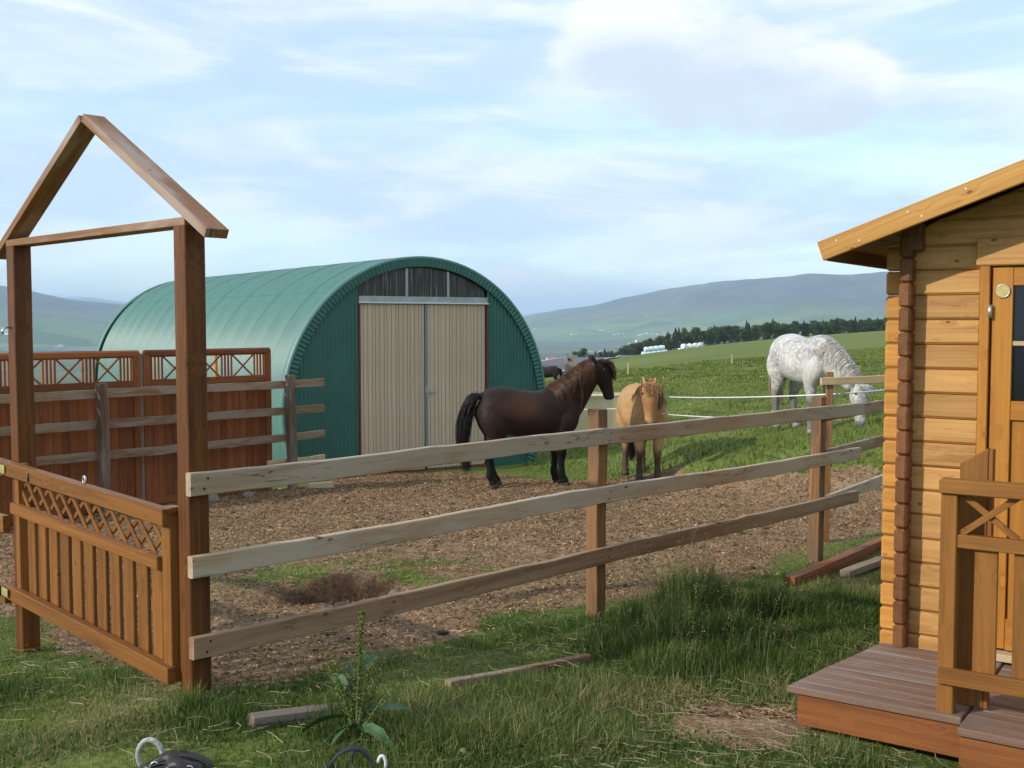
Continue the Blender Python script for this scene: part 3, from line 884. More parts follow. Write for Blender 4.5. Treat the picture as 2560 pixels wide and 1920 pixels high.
# fence that carries on behind the cabin
F2 = Frame((2.56, 8.80), R(57))
fn = root('rail_fence', F2.p(1.2, 0, gz(*F2.p(1.2, 0, 0)[:2])), 'brown three-rail fence passing behind the log cabin', 'fence')
for k, z in enumerate((.917, .592, .222)):
    plank('rail', fn, M['rail_old'] if k < 2 else M['rail'], F2.p(-.16, .0, z), F2.p(3.2, .0, z-.06), .095, .04, (0, 0, 1), 16, .006, 90+k)
plank('post', fn, M['post_old'], F2.p(3.0, .07, -.6), F2.p(3.0, .07, 1.2), .1, .1, F2.U, 8, .006, 95)

# raised rough plank on a thin stake
rk = root('raised_rail', (2.82, 9.55, gz(2.82, 9.55)), 'rough single plank nailed high on a thin stake before the grey horse', 'rail')
plank('stake', rk, M['post'], (2.745, 9.58, gz(2.745, 9.58)-.3), (2.775, 9.58, 1.215), .055, .05, (1, 0, 0), 10, .005, 97)
plank('plank', rk, M['pale'], (2.68, 9.53, 1.14), (5.0, 10.0, 1.19), .066, .03, (0, 0, 1), 18, .009, 98)

# white electric tape fence
ef = root('electric_fence', (2.9, 12.5, gz(2.9, 12.5)), 'two white electric fence lines strung behind the brown horses', 'fence')
def wire(pts, name='wire'):
    V, F = tube(pts, .0075, 5, False)
    return link(name, mesh(name, V, F, True), M['wire'], ef)
def wpt(a, b_, sag, n=14):
    a = Vector(a); b_ = Vector(b_)
    return [a.lerp(b_, i/n)-Vector((0, 0, sag*4*(i/n)*(1-i/n))) for i in range(n+1)]
wire(wpt((1.0, 20.2, .30), (1.85, 19.5, .37), .01, 4) + wpt((1.85, 19.5, .38), (2.86, 9.56, 1.025), .05)[1:] + wpt((2.86, 9.56, 1.025), (5.2, 13.0, 1.0), .03)[1:])
wire(wpt((1.0, 20.2, .05), (1.85, 19.5, .11), .01, 4) + wpt((1.85, 19.5, .11), (2.86, 9.57, .80), .05)[1:])

# ------------------------------------------------------------------ back fence: weathered rails before red-brown trellis panels
bfa = math.atan2(3.3, 2.82)
BF = Frame((-6.2, 13.2), bfa)
LBF = math.hypot(2.82, 3.3)
bf = root('rail_fence', BF.p(LBF/2, 0, gz(*BF.p(LBF/2, 0, 0)[:2])), 'weathered brown four-rail fence standing before the red trellis panels', 'fence')
for k, z in enumerate((.72, .32, -.08, -.46)):
    plank('rail', bf, M['rail_old'] if k < 3 else M['pale'], BF.p(-1.6 if k < 3 else LBF-.4, -.03, z), BF.p(LBF*1.156, -.03, z), .115, .04, (0, 0, 1), 30, .012, 120+k)
for k, t_ in enumerate((-.25, .303, 1.0)):
    u = LBF*t_
    plank('post', bf, M['post_old'], BF.p(u, -.115 if k else .06, gz(*BF.p(u, 0, 0)[:2])-.3), BF.p(u-.03, -.115 if k else .06, .86), .115, .11, BF.U, 12, .010, 130+k)

def trellis_panel(u0, u1, which):
    r_ = root('trellis_panel', BF.p((u0+u1)/2, .20, gz(*BF.p((u0+u1)/2, .2, 0)[:2])), which, 'fence panel', 'red-brown trellis fence panels')
    zt = 1.27; zm = .86; v = .20
    zb = min(gz(*BF.p(u0, v, 0)[:2]), gz(*BF.p(u1, v, 0)[:2]))-.02
    for u in (u0+.05, u1-.05):
        board('frame_post', r_, M['red'], BF.p(u, v, zb), BF.p(u, v, zt-.035), .10, .05, BF.U, .006)
    board('top_rail', r_, M['red'], BF.p(u0, v, zt-.05), BF.p(u1, v, zt-.05), .10, .056, (0, 0, 1), .022)
    board('middle_rail', r_, M['red'], BF.p(u0+.1, v-.002, zm-.04), BF.p(u1-.1, v-.002, zm-.04), .09, .052, (0, 0, 1), .004)
    board('bottom_rail', r_, M['red'], BF.p(u0+.1, v-.002, zb+.1), BF.p(u1-.1, v-.002, zb+.1), .10, .052, (0, 0, 1), .004)
    # trellis: bars, cross, bars, cross, bars, cross, bars
    W_ = u1-u0-.2; bw = W_*.115; xw = (W_-4*bw)/3
    u = u0+.1
    for k in range(7):
        if k % 2 == 0:
            for i in range(4):
                uu = u+bw*(i+.5)/4
                board('trellis_bar', r_, M['red'], BF.p(uu, v, zm), BF.p(uu, v, zt-.095), .025, .02, BF.U, .001)
            u += bw
        else:
            board('trellis_cross', r_, M['red'], BF.p(u, v-.009, zm), BF.p(u+xw, v-.009, zt-.10), .024, .014, (0, 0, 1), .001)
            board('trellis_cross', r_, M['red'], BF.p(u, v+.009, zt-.10), BF.p(u+xw, v+.009, zm), .024, .014, (0, 0, 1), .001)
            u += xw
    nb = int(round((u1-u0-.2)/.115))
    for i in range(nb):
        uu = u0+.1+(u1-u0-.2)*(i+.5)/nb
        board('fence_board', r_, M['red'], BF.p(uu, v+.012+random.uniform(-.003, .003), zb+.02), BF.p(uu, v+.012, zm-.05), (u1-u0-.2)/nb-.006, .02, BF.U, .003)
    return r_
trellis_panel(.02, LBF*.466, 'red-brown fence panel with trellis top, behind the gateway opening')
tp2 = trellis_panel(LBF*.477, LBF*.965, 'red-brown fence panel with trellis top, ending beside the green barn')
board('frame_post', tp2, M['post_grey'], BF.p(LBF*.4715, .22, -1.1), BF.p(LBF*.4715, .22, 1.22), .075, .05, BF.U, .004)
trellis_panel(-2.1, -.03, 'red-brown fence panel with trellis top, mostly hidden by the outer gateway post')
o = board('orange_pole', None, M['orange'], BF.p(LBF*.87, 1.0, -1.2), BF.p(LBF*.87, 1.0, 1.16), .05, .05, BF.U, .01)
tag(o, 'orange pole glimpsed through the trellis top by the barn', 'pole')
pq = FF
bx_, by_ = -3.05, 16.35
o = board('timber_block', None, M['pale'], (bx_, by_, gz(bx_, by_)+.035), (bx_+.36, by_+.12, gz(bx_+.36, by_+.12)+.045), .11, .09, (0, 0, 1), .006)
tag(o, 'pale cut timber block lying at the foot of the back fence', 'timber')

# ------------------------------------------------------------------ log cabin
C = Frame((1.935, 5.43), R(-34))
CW = 2.5; CD = 2.4; LT = .045; LH = .12
DZ = .05
cab = root('log_cabin', C.p(CW/2, CD/2, DZ), 'small honey-coloured log cabin with a glazed door and golden bargeboard', 'cabin')
D0, D1 = .352, 1.29          # door frame outer edges
PR = .095
def log(name, a, b_, mat, side=(0, 0, 1), h=LH):
    return board(name, cab, mat, a, b_, h-.003, LT, side, .012)
zt0 = 1.90
rows = [zt0-LH*k for k in range(-1, 17)]     # top z of each front log
TIPZ = 1.955; OVF = .30; OVL = .30; SLP = .355
def roofz(u):            # underside of roof over the wall at u
    um = CW/2
    return TIPZ + (um - abs(u-um) + OVL)*SLP
for zt in rows:
    zc = zt-LH/2
    if zc < DZ-.03: continue
    if zt > 1.95:
        segs = [(-PR, CW+PR)]
    elif zc > 1.91: segs = [(-PR, CW+PR)]
    else:
        segs = [(-PR, D0+.002), (D1-.002, CW+PR)]
    for a, b_ in segs:
        if a < 0:
            log('log_stub', C.p(a, LT/2, zc), C.p(.012, LT/2, zc), M['log_stub'])
            a = .010
        log('log', C.p(a, LT/2, zc), C.p(b_, LT/2, zc), M['log'])
# gable logs narrowing to the ridge
zt = rows[0]
while zt < 2.45:
    zc = zt+LH/2
    hb_ = min((roofz(CW/2)+.03-zt)/SLP, CW/2+PR); ht_ = min((roofz(CW/2)+.03-zt-LH)/SLP, CW/2+PR)
    if ht_ > .05:
        V = [(sx*(hb_ if z_ < 0 else ht_), z_, y_) for y_ in (-LT/2, LT/2) for (sx, z_) in ((-1, -LH/2), (1, -LH/2), (1, LH/2-.0006), (-1, LH/2-.0006))]
        me = mesh('log', V, [(0, 1, 2, 3), (7, 6, 5, 4), (0, 4, 5, 1), (1, 5, 6, 2), (2, 6, 7, 3), (3, 7, 4, 0)])
        bm = bmesh.new(); bm.from_mesh(me); bmesh.ops.recalc_face_normals(bm, faces=bm.faces); bmesh.ops.bevel(bm, geom=bm.edges[:], offset=.009, segments=1, affect='EDGES'); bm.to_mesh(me); bm.free()
        link('log', me, M['log'], cab, axes(C.p(0, LT/2, zc), C.p(CW, LT/2, zc), (0, 0, 1))[1])
        link('log', me, M['log'], cab, axes(C.p(0, CD, zc), C.p(CW, CD, zc), (0, 0, 1))[1])
    zt += LH
# side-wall logs: their dark ends stand proud of the front wall
k = 0
for zt in [z+LH*.5 for z in rows]:
    zc = zt-LH/2
    if zc < DZ+.02: continue
    for u in (LT/2, CW-LT/2):
        pj = PR+random.uniform(-.008, .008)
        stub = link('log_end', box_mesh(round(pj, 3)+.006, LH-.003, LT+.012, .0105), M['log_end'], cab, axes(C.p(u, -pj-.003, zc), C.p(u, .003, zc), (0, 0, 1))[1])
        log('log', C.p(u, LT+.001, zc), C.p(u, CD+PR, zc), M['log'])
for zt in rows:
    zc = zt-LH/2
    if zc < DZ: continue
    log('log', C.p(-PR, CD, zc), C.p(CW+PR, CD, zc), M['log'])
# wall plate blocks under the eave
board('wall_plate', cab, M['soffit'], C.p(.045, -.09, 2.06), C.p(.045, CD, 2.06), .13, .09, (0, 0, 1), .006)
board('wall_plate', cab, M['soffit'], C.p(CW-.045, -.09, 2.06), C.p(CW-.045, CD, 2.06), .13, .09, (0, 0, 1), .006)
# roof
um = CW/2
cz = math.sqrt(1+SLP*SLP)
for sgn in (-1, 1):
    ridge = TIPZ+(um+OVL)*SLP
    for i in range(14):
        d0 = (um+OVL)*i/14; d1 = (um+OVL)*(i+1)/14
        za = TIPZ+SLP*(d0+d1)/2+.05+.012
        u = um+sgn*(um+OVL-(d0+d1)/2)
        board('roof_board', cab, M['soffit'], C.p(u, -OVF+.002, za), C.p(u, CD+.25, za), (d1-d0)*cz-.003, .02, C.U + Vector((0, 0, -sgn*SLP)), .002)
    # felt cover
    a = C.p(um+sgn*(um+OVL), CD/2, TIPZ+.082); b_ = C.p(um, CD/2, ridge+.082)
    board('roof_felt', cab, M['blackmetal'], a, b_, CD+.53, .008, C.V, .001)
    # bargeboard
    a = C.p(um+sgn*(um+OVL+.02), -OVF-.014, TIPZ+.042-.007); b_ = C.p(um, -OVF-.014, ridge+.042)
    brg = board('bargeboard', cab, M['barge'], a, b_, .095, .028, (0, 0, 1), .003)
    if sgn == -1:
        for t_ in (.05, .12, .30, .26, .42, .60, .62):
            q = a.lerp(b_, t_)+Vector((0, 0, random.choice((-.022, .022))))
            V, F = tube([q-C.V*.0145, q-C.V*.016], .005, 8)
            link('screw', mesh('screw', V, F), M['zinc'], brg)
    # eave soffit board along the side
    board('eave_board', cab, M['soffit'], C.p(um+sgn*(um+OVL-.01), -OVF+.01, TIPZ+.025), C.p(um+sgn*(um+OVL-.01), CD+.25, TIPZ+.025), .07, .02, (0, 0, 1), .002)
# door
fv_ = -.012
for u in (D0+.022, D1-.022):
    board('door_frame', cab, M['door'], C.p(u, fv_, DZ), C.p(u, fv_, 1.912), .044, .06, C.U, .004)
board('door_header', cab, M['log'], C.p(D0-.02, fv_-.004, 1.98), C.p(D1+.02, fv_-.004, 1.98), .132, .05, (0, 0, 1), .006)
d0, d1 = D0+.050, D1-.050
door = link('door', box_mesh(d1-d0-.16, .02, .3, 0), M['door'], cab, C.m((d0+d1)/2, .02, 1.0))
for u in (d0+.046, d1-.046):
    board('door_stile', door, M['door'], C.p(u, .0, DZ+.05), C.p(u, .0, 1.905), .092, .04, C.U, .003)
for z, h_ in ((1.862, .084), (1.235, .09), (.17, .15)):
    board('door_rail', door, M['door'], C.p(d0+.092, .0, z), C.p(d1-.092, .0, z), h_, .036, (0, 0, 1), .003)
npan = 7
for i in range(npan):
    u = d0+.092+(d1-d0-.184)*(i+.5)/npan
    board('door_plank', door, M['door'], C.p(u, .006, .24), C.p(u, .006, 1.195), (d1-d0-.184)/npan-.004, .018, C.U, .003)
pane = link('pane', box_mesh(d1-d0-.184, .006, .54, 0), M['glass'], door, C.m((d0+d1)/2, .006, 1.55))
board('muntin', door, M['pale'], C.p(d0+.092, -.002, 1.55), C.p(d1-.092, -.002, 1.55), .022, .02, (0, 0, 1), .002)
board('muntin', door, M['door'], C.p((d0+d1)/2, -.001, 1.29), C.p((d0+d1)/2, -.001, 1.815), .02, .018, C.U, .002)
V, F = tube([C.p(d0+.048, -.02, 1.795), C.p(d0+.048, -.028, 1.795)], .03, 28)
bd = link('badge', mesh('badge', V, F), M['brass'], door)
V, F = tube([C.p(d0+.048+.0305*math.cos(a), -.0265, 1.795+.0305*math.sin(a)) for a in np.linspace(0, 2*math.pi, 29)], .0025, 6, False)
link('badge_rim', mesh('badge_rim', V, F, True), M['zinc'], bd)
for z in (1.70, .45):
    V, F = tube([C.p(d0-.004, -.036, z-.03), C.p(d0-.004, -.036, z+.03)], .010, 10)
    link('hinge', mesh('hinge', V, F, True), M['zinc'], door)
board('door_sill', cab, M['pale'], C.p(D0, -.03, DZ+.02), C.p(D1, -.03, DZ+.02), .09, .035, C.V, .003)
# inner darkness behind the glass
link('floor_panel', box_mesh(CW-.12, CD-.12, .03, 0), M['soffit'], cab, C.m(CW/2, CD/2, DZ))

# ------------------------------------------------------------------ deck
dk = root('deck', C.p(.4, -.5, gz(*C.p(.4, -.5, 0)[:2])), 'weathered plank deck with red-brown edge boards before the cabin', 'deck')
npk = 10
vf, vb = -.944, -.045
for i in range(npk):
    va = vf+(vb-vf)*i/npk; vbk = vf+(vb-vf)*(i+1)/npk-.005
    ul = lambda v: -.23+.16*(v-vf)/(vb-vf)
    for (ua, ub) in ((None, .495), (.5, 2.6)):
        pl = []
        for v in (va, vbk):
            pl += [(ul(v) if ua is None else ua, v), (ub, v)]
        if ua == .5 and i == 0: pl[0] = (ua, va-.09); pl[1] = (ub, va-.09)
        zt = DZ if ua is None else DZ-.012
        V = [C.p(u, v, z) for z in (zt-.034, zt+random.uniform(-.002, .002)) for (u, v) in (pl[0], pl[1], pl[3], pl[2])]
        ce = sum(V, Vector())/8
        me = mesh('deck_plank', [C.m().to_3x3().inverted() @ (p-ce) for p in V], [(3, 2, 1, 0), (4, 5, 6, 7), (0, 1, 5, 4), (1, 2, 6, 5), (2, 3, 7, 6), (3, 0, 4, 7)])
        bm = bmesh.new(); bm.from_mesh(me); bmesh.ops.bevel(bm, geom=bm.edges[:], offset=.004, segments=1, affect='EDGES'); bm.to_mesh(me); bm.free()
        mm = Matrix.Rotation(C.ang, 4, 'Z'); mm.translation = ce
        link('deck_plank', me, M['deck'], dk, mm)
board('fascia', dk, M['fascia'], C.p(-.19, vf+.035, -.055), C.p(.49, vf+.035, -.055), .14, .036, (0, 0, 1), .003)
board('fascia', dk, M['fascia'], C.p(.505, vf-.055, -.07), C.p(2.6, vf-.055, -.07), .14, .036, (0, 0, 1), .003)
board('fascia', dk, M['fascia'], C.p(-.17, vf+.06, -.045), C.p(-.03, vb, -.045), .125, .03, (0, 0, 1), .003)
for u in (.1, .9, 1.7, 2.4):
    board('joist', dk, M['fascia'], C.p(u, vf+.06, -.03), C.p(u, vb, -.03), .09, .045, (0, 0, 1), .003)

# ------------------------------------------------------------------ deck railing
rl = root('deck_railing', C.p(1.2, -.9, DZ), 'amber wooden deck railing with crossed strips above wide slats', 'railing')
rv = -.885
board('newel', rl, M['railing'], C.p(.425, rv, DZ-.02), C.p(.425, rv, .955), .064, .064, C.U, .004)
board('newel', rl, M['railing'], C.p(2.4, rv, DZ-.02), C.p(2.4, rv, .955), .064, .064, C.U, .004)
board('top_rail', rl, M['railing'], C.p(.388, rv-.012, .984), C.p(2.45, rv-.012, .984), .058, .075, (0, 0, 1), .004)
board('middle_rail', rl, M['railing'], C.p(.458, rv-.006, .762), C.p(2.37, rv-.006, .762), .055, .04, (0, 0, 1), .003)
board('bottom_rail', rl, M['railing'], C.p(.40, rv-.036, .205), C.p(2.42, rv-.036, .205), .068, .03, (0, 0, 1), .003)
for i in range(12):
    u = .565+.148*i
    board('slat', rl, M['railing'], C.p(u, rv+.008, .17), C.p(u, rv+.008, .755), .088, .02, C.U, .003)
for i in range(7):
    u = .46+.265*i
    board('cross_strip', rl, M['railing'], C.p(u, rv-.004, .785), C.p(u+.22, rv-.004, .958), .026, .012, (0, 0, 1), .001)
    board('cross_strip', rl, M['railing'], C.p(u+.22, rv+.009, .785), C.p(u, rv+.009, .958), .026, .012, (0, 0, 1), .001)
# slant-topped board beside the newel
V = [(-.055, -.018, 0), (.055, -.018, 0), (.055, .018, 0), (-.055, .018, 0), (-.055, -.018, 1.015), (.055, -.018, 1.085), (.055, .018, 1.085), (-.055, .018, 1.015)]
me = mesh('slant_post', [(z_-.5, x_, y_) for (x_, y_, z_) in V], [(3, 2, 1, 0), (4, 5, 6, 7), (0, 1, 5, 4), (1, 2, 6, 5), (2, 3, 7, 6), (3, 0, 4, 7)])
bm = bmesh.new(); bm.from_mesh(me); bmesh.ops.recalc_face_normals(bm, faces=bm.faces); bmesh.ops.bevel(bm, geom=bm.edges[:], offset=.004, segments=1, affect='EDGES'); bm.to_mesh(me); bm.free()
mm = Matrix((Vector((0, 0, 1)), C.U, C.V)).transposed().to_4x4(); mm.translation = C.p(.49, -.76, DZ+.5)
link('slant_topped_post', me, M['railing'], rl, mm)
board('post_batten', rl, M['fascia'], C.p(.555, -.755, DZ), C.p(.555, -.755, 1.128), .016, .05, C.U, .002)

# ------------------------------------------------------------------ horses
def loft(stations, lat, n=20, sub=4, closed=True):
    """stations (x,y,z,r_depth,r_width); lat: lateral vector(s). Catmull-Rom interpolated closed tube"""
    S = np.array([s[:5] for s in stations], float)
    lat = np.array(lat, float)
    if lat.ndim == 1: lat = np.repeat(lat[None], len(S), 0)
    P = np.concatenate([S, lat], 1)
    Pe = np.vstack([2*P[0]-P[1], P, 2*P[-1]-P[-2]])
    outp = []
    for i in range(len(P)-1):
        p0, p1, p2, p3 = Pe[i:i+4]
        for k in range(sub):
            t = k/sub
            outp.append(.5*((2*p1)+(-p0+p2)*t+(2*p0-5*p1+4*p2-p3)*t*t+(-p0+3*p1-3*p2+p3)*t**3))
    outp.append(P[-1])
    O = np.array(outp)
    c = O[:, :3]; tg = np.gradient(c, axis=0); tg /= np.linalg.norm(tg, axis=1)[:, None]
    la = O[:, 5:8]; la = la-(la*tg).sum(1)[:, None]*tg; la /= np.linalg.norm(la, axis=1)[:, None]
    de = np.cross(tg, la)
    th = np.linspace(0, 2*np.pi, n, endpoint=False)
    rd = np.maximum(O[:, 3], .01); rw = np.maximum(O[:, 4], .01)
    V = c[:, None]+de[:, None]*(np.cos(th)[None, :, None]*rd[:, None, None])+la[:, None]*(np.sin(th)[None, :, None]*rw[:, None, None])
    m = len(O)
    V = V.reshape(-1, 3)
    F = []
    for i in range(m-1):
        for k in range(n):
            F.append((i*n+k, i*n+(k+1) % n, (i+1)*n+(k+1) % n, (i+1)*n+k))
    F.append(tuple(range(n-1, -1, -1))); F.append(tuple((m-1)*n+k for k in range(n)))
    return V, F, (c, tg, la, de, rd, rw)

def strands(paths, r0, taper=.25):
    """triangular hair strands from an array (n, k, 3)"""
    P = np.asarray(paths, float); n, k, _ = P.shape
    t = np.gradient(P, axis=1); t /= np.linalg.norm(t, axis=2, keepdims=True)+1e-9
    a = np.cross(t, np.array([.3, .2, 1.0])); a /= np.linalg.norm(a, axis=2, keepdims=True)+1e-9
    b = np.cross(t, a)
    rad = (r0*np.linspace(1, taper, k))[None, :, None]
    V = np.stack([P+(a*math.cos(q)+b*math.sin(q))*rad for q in (0, 2.094, 4.189)], 2).reshape(-1, 3)
    base = (np.arange(n)[:, None, None]*k+np.arange(k-1)[None, :, None])*3
    j = np.arange(3)[None, None]
    Q = np.stack([base+j, base+(j+1) % 3, base+3+(j+1) % 3, base+3+j], -1).reshape(-1, 4)
    return tri_mesh('hair', V, Q)

def coat(name, c1, c2, leg, zleg=.5, face=None, dapple=None, rough=.48, patch=None):
    m, t, b = newmat(name)
    co = t.nodes.new('ShaderNodeTexCoord').outputs['Object']
    n1 = noise(t, co, 3.6, 7, .68); n2 = noise(t, mapping(t, co, (75, 75, 22)), 1.0, 4, .65)
    c = ramp(t, math_(t, 'ADD', math_(t, 'MULTIPLY', n1, .55), math_(t, 'MULTIPLY', n2, .45)), [(.38, [x*.82 for x in c1]), (.62, [x*1.1 for x in c2])])
    sp = t.nodes.new('ShaderNodeSeparateXYZ'); t.links.new(co, sp.inputs[0])
    if dapple:
        vo = t.nodes.new('ShaderNodeTexVoronoi'); vo.inputs['Scale'].default_value = 19
        t.links.new(co, vo.inputs['Vector'])
        d = mapr(t, math_(t, 'ADD', vo.outputs['Distance'], math_(t, 'MULTIPLY', n1, .35)), .35, .95)
        reg = mapr(t, noise(t, co, 2.0, 3, .5), .38, .6)
        c = mixc(t, math_(t, 'MULTIPLY', d, math_(t, 'MULTIPLY', reg, .75)), c, dapple)
    if patch:
        cx_, cz_, col = patch
        dx = math_(t, 'SUBTRACT', sp.outputs[0], cx_); dz = math_(t, 'SUBTRACT', sp.outputs[2], cz_)
        d2 = math_(t, 'ADD', math_(t, 'MULTIPLY', math_(t, 'MULTIPLY', dx, dx), 9), math_(t, 'MULTIPLY', math_(t, 'MULTIPLY', dz, dz), 20))
        c = mixc(t, mapr(t, d2, 0, 1, .8, 0), c, col)
    h = math_(t, 'ADD', sp.outputs[2], math_(t, 'MULTIPLY', math_(t, 'SUBTRACT', n1, .5), .25))
    lf_ = math_(t, 'MULTIPLY', mapr(t, h, zleg-.16, zleg+.10, 1, 0), mapr(t, sp.outputs[0], .70, .80, 1, 0))
    c = mixc(t, lf_, c, leg)
    if face:
        (x0, z0, rad, col) = face
        dx = math_(t, 'SUBTRACT', sp.outputs[0], x0); dz = math_(t, 'SUBTRACT', sp.outputs[2], z0)
        d2 = math_(t, 'SQRT', math_(t, 'ADD', math_(t, 'MULTIPLY', dx, dx), math_(t, 'MULTIPLY', dz, dz)))
        c = mixc(t, mapr(t, d2, rad*.6, rad*1.2, 1, 0), c, col)
    t.links.new(c, b.inputs['Base Color'])
    b.inputs['Roughness'].default_value = rough
    b.inputs['Specular IOR Level'].default_value = .16
    bump(t, b, math_(t, 'ADD', n2, n1), .3, .012)
    return m
def hairmat(name, c1, c2):
    m, t, b = newmat(name)
    co = t.nodes.new('ShaderNodeTexCoord').outputs['Object']
    n = noise(t, mapping(t, co, (30, 30, 3)), 1.0, 3, .6)
    t.links.new(ramp(t, n, [(.35, c1), (.65, c2)]), b.inputs['Base Color'])
    b.inputs['Roughness'].default_value = .5; b.inputs['Specular IOR Level'].default_value = .3
    return m
M['hoof'] = plain('horn_hoof', (.05, .04, .034), .55, 0, .3, 20)
M['hoof_pale'] = plain('pale_hoof', (.30, .28, .26), .55, 0, .2, 20)
M['eye'] = glassy('horse_eye', (.006, .004, .003), .08)
M['nostril'] = plain('nostril_dark', (.012, .009, .008), .7)

TORSO = [(-.725, 0, 1.06, .05, .05), (-.70, 0, 1.05, .16, .14), (-.64, 0, 1.04, .23, .21), (-.54, 0, 1.035, .285, .265), (-.40, 0, 1.01, .318, .29), (-.20, 0, .975, .315, .30), (0, 0, .945, .318, .318),
         (.18, 0, .945, .322, .305), (.34, 0, .975, .338, .255), (.47, 0, .99, .325, .225), (.58, 0, .985, .26, .19), (.66, 0, .975, .17, .13), (.69, 0, .97, .06, .05)]
FL = {'k': 1.0}
def horse(name, label, loc, yaw, scale, neck, head, head_lat, cm, mane_m, tail_m, side, tail, hoof_m, legshift=((0, 0), (0, 0), (0, 0), (0, 0)), mane_len=.34, seed=1, parts=True, forelock=True, voxel=.015):
    rg = np.random.default_rng(seed)
    r_ = root(name, loc, label, 'horse', None, yaw)
    r_.scale = (scale,)*3
    Wm = Matrix.LocRotScale(Vector(loc), r_.rotation_euler, r_.scale)
    V = []; F = []
    def add(v, f):
        b0 = len(V); V.extend([tuple(p) for p in v]); F.extend([tuple(i+b0 for i in q) for q in f])
    v, f, _ = loft(TORSO, (0, 1, 0), 28); add(v, f)
    nl_ = [(0, 1, 0)]*(len(neck)-2)+[tuple(head_lat)]*2
    v, f, nk = loft(neck, nl_, 24); add(v, f)
    v, f, hdk = loft(head, head_lat, 20); add(v, f)
    # jaw
    H = np.array(head, float)
    HL = np.array(head_lat, float)
    hoofs = []
    for i, (fx, sy) in enumerate(((1, 1), (1, -1), (-1, 1), (-1, -1))):
        sx, so = legshift[i]
        def k_(x, y, z, a, b_):
            w_ = 1-min(1, z/.75)
            return (x+sx*w_, sy*y+so*w_, z, a, b_)
        if fx > 0:
            st = [k_(.46, .11, 1.05, .18, .10), k_(.45, .14, .88, .19, .125), k_(.40, .15, .75, .15, .11), k_(.38, .14, .63, .10, .082), k_(.385, .125, .50, .068, .058), k_(.395, .122, .425, .060, .052), k_(.388, .12, .36, .045, .040),
                  k_(.383, .12, .25, .038, .033), k_(.383, .12, .155, .047, .040), k_(.40, .12, .105, .042, .038), k_(.415, .12, .065, .052, .048), k_(.418, .12, .03, .05, .05)]
            hx, hy = st[-1][0]+.012, st[-1][1]
        else:
            st = [k_(-.46, .10, 1.08, .22, .11), k_(-.50, .14, .92, .215, .15), k_(-.485, .155, .79, .185, .14), k_(-.485, .148, .67, .135, .10), k_(-.525, .138, .57, .085, .068), k_(-.565, .13, .485, .066, .052), k_(-.572, .128, .44, .056, .046), k_(-.555, .126, .36, .044, .038),
                  k_(-.545, .125, .25, .040, .034), k_(-.535, .125, .155, .050, .042), k_(-.51, .125, .105, .043, .038), k_(-.492, .125, .065, .052, .048), k_(-.488, .125, .03, .05, .05)]
            hx, hy = st[-1][0]+.012, st[-1][1]
        st = [(a_, b2_, c_, d_*(1.0 if c_ > .6 else 1.18), e2_*(1.0 if c_ > .6 else 1.18)) for (a_, b2_, c_, d_, e2_) in st]
        v, f, _ = loft(st, (0, 1, 0), 14, 3); add(v, f)
        hoofs.append((hx, hy))
    # cheeks and ears
    hc, htg, hla, hde, hrd, hrw = hdk
    ic = len(hc)//4
    for s_ in (-1, 1):
        p = hc[ic]+hla[ic]*s_*hrw[ic]*.45
        q = hc[ic+3]+hla[ic+3]*s_*hrw[ic+3]*.4
        fw = hde[ic] if hde[ic] @ np.array([1, 0, .6]) > 0 else -hde[ic]
        back = -fw
        v, f, _ = loft([tuple(p+back*.03-htg[ic]*.06)+(.04, .03), tuple(p+back*.045)+(.075, .045), tuple(q+back*.045)+(.06, .035), tuple(q+back*.03+htg[ic]*.06)+(.025, .02)], head_lat, 12, 3); add(v, f)
        # ear
        eb = hc[1]+hla[1]*s_*.055-htg[1]*.03
        ud = -htg[1]*.85+hla[1]*s_*.25+fw*.35
        ud /= np.linalg.norm(ud)
        v, f, _ = loft([tuple(eb-ud*.02)+(.03, .026), tuple(eb+ud*.035)+(.036, .026), tuple(eb+ud*.08)+(.030, .02), tuple(eb+ud*.125)+(.010, .008)], head_lat, 10, 3); add(v, f)
        # nostril and brow bulges
        nb = hc[-3]+hla[-3]*s_*hrw[-3]*.55+fw*.02
        v, f, _ = loft([tuple(nb-htg[-3]*.03)+(.018, .018), tuple(nb)+(.03, .026), tuple(nb+htg[-3]*.025)+(.018, .016)], head_lat, 10, 3); add(v, f)
    tmp = bpy.data.objects.new('tmp', mesh('tmp', V, F)); COL.objects.link(tmp)
    md = tmp.modifiers.new('r', 'REMESH'); md.mode = 'VOXEL'; md.voxel_size = voxel
    ms = tmp.modifiers.new('s', 'SMOOTH'); ms.factor = .5; ms.iterations = 5
    dg = bpy.context.evaluated_depsgraph_get(); dg.update()
    me = bpy.data.meshes.new_from_object(tmp.evaluated_get(dg))
    bpy.data.objects.remove(tmp)
    me.name = 'body'
    me.polygons.foreach_set('use_smooth', [True]*len(me.polygons))
    me.materials.clear()
    link('body', me, cm, r_, Wm)
    # hooves
    hm = []
    for (hx, hy) in hoofs:
        hv_, hf_ = tube([(hx-.012, hy, .062), (hx, hy, .03), (hx+.006, hy, -.012)], [.046, .054, .058], 14)
        link('hoof', mesh('hoof', hv_, hf_, True), hoof_m, r_, Wm)
    if not parts: fr = 0
    # eyes, nostrils
    ie = max(1, len(hc)//4-1)
    fw = hde[ie] if hde[ie] @ np.array([1, 0, .6]) > 0 else -hde[ie]
    back = -fw
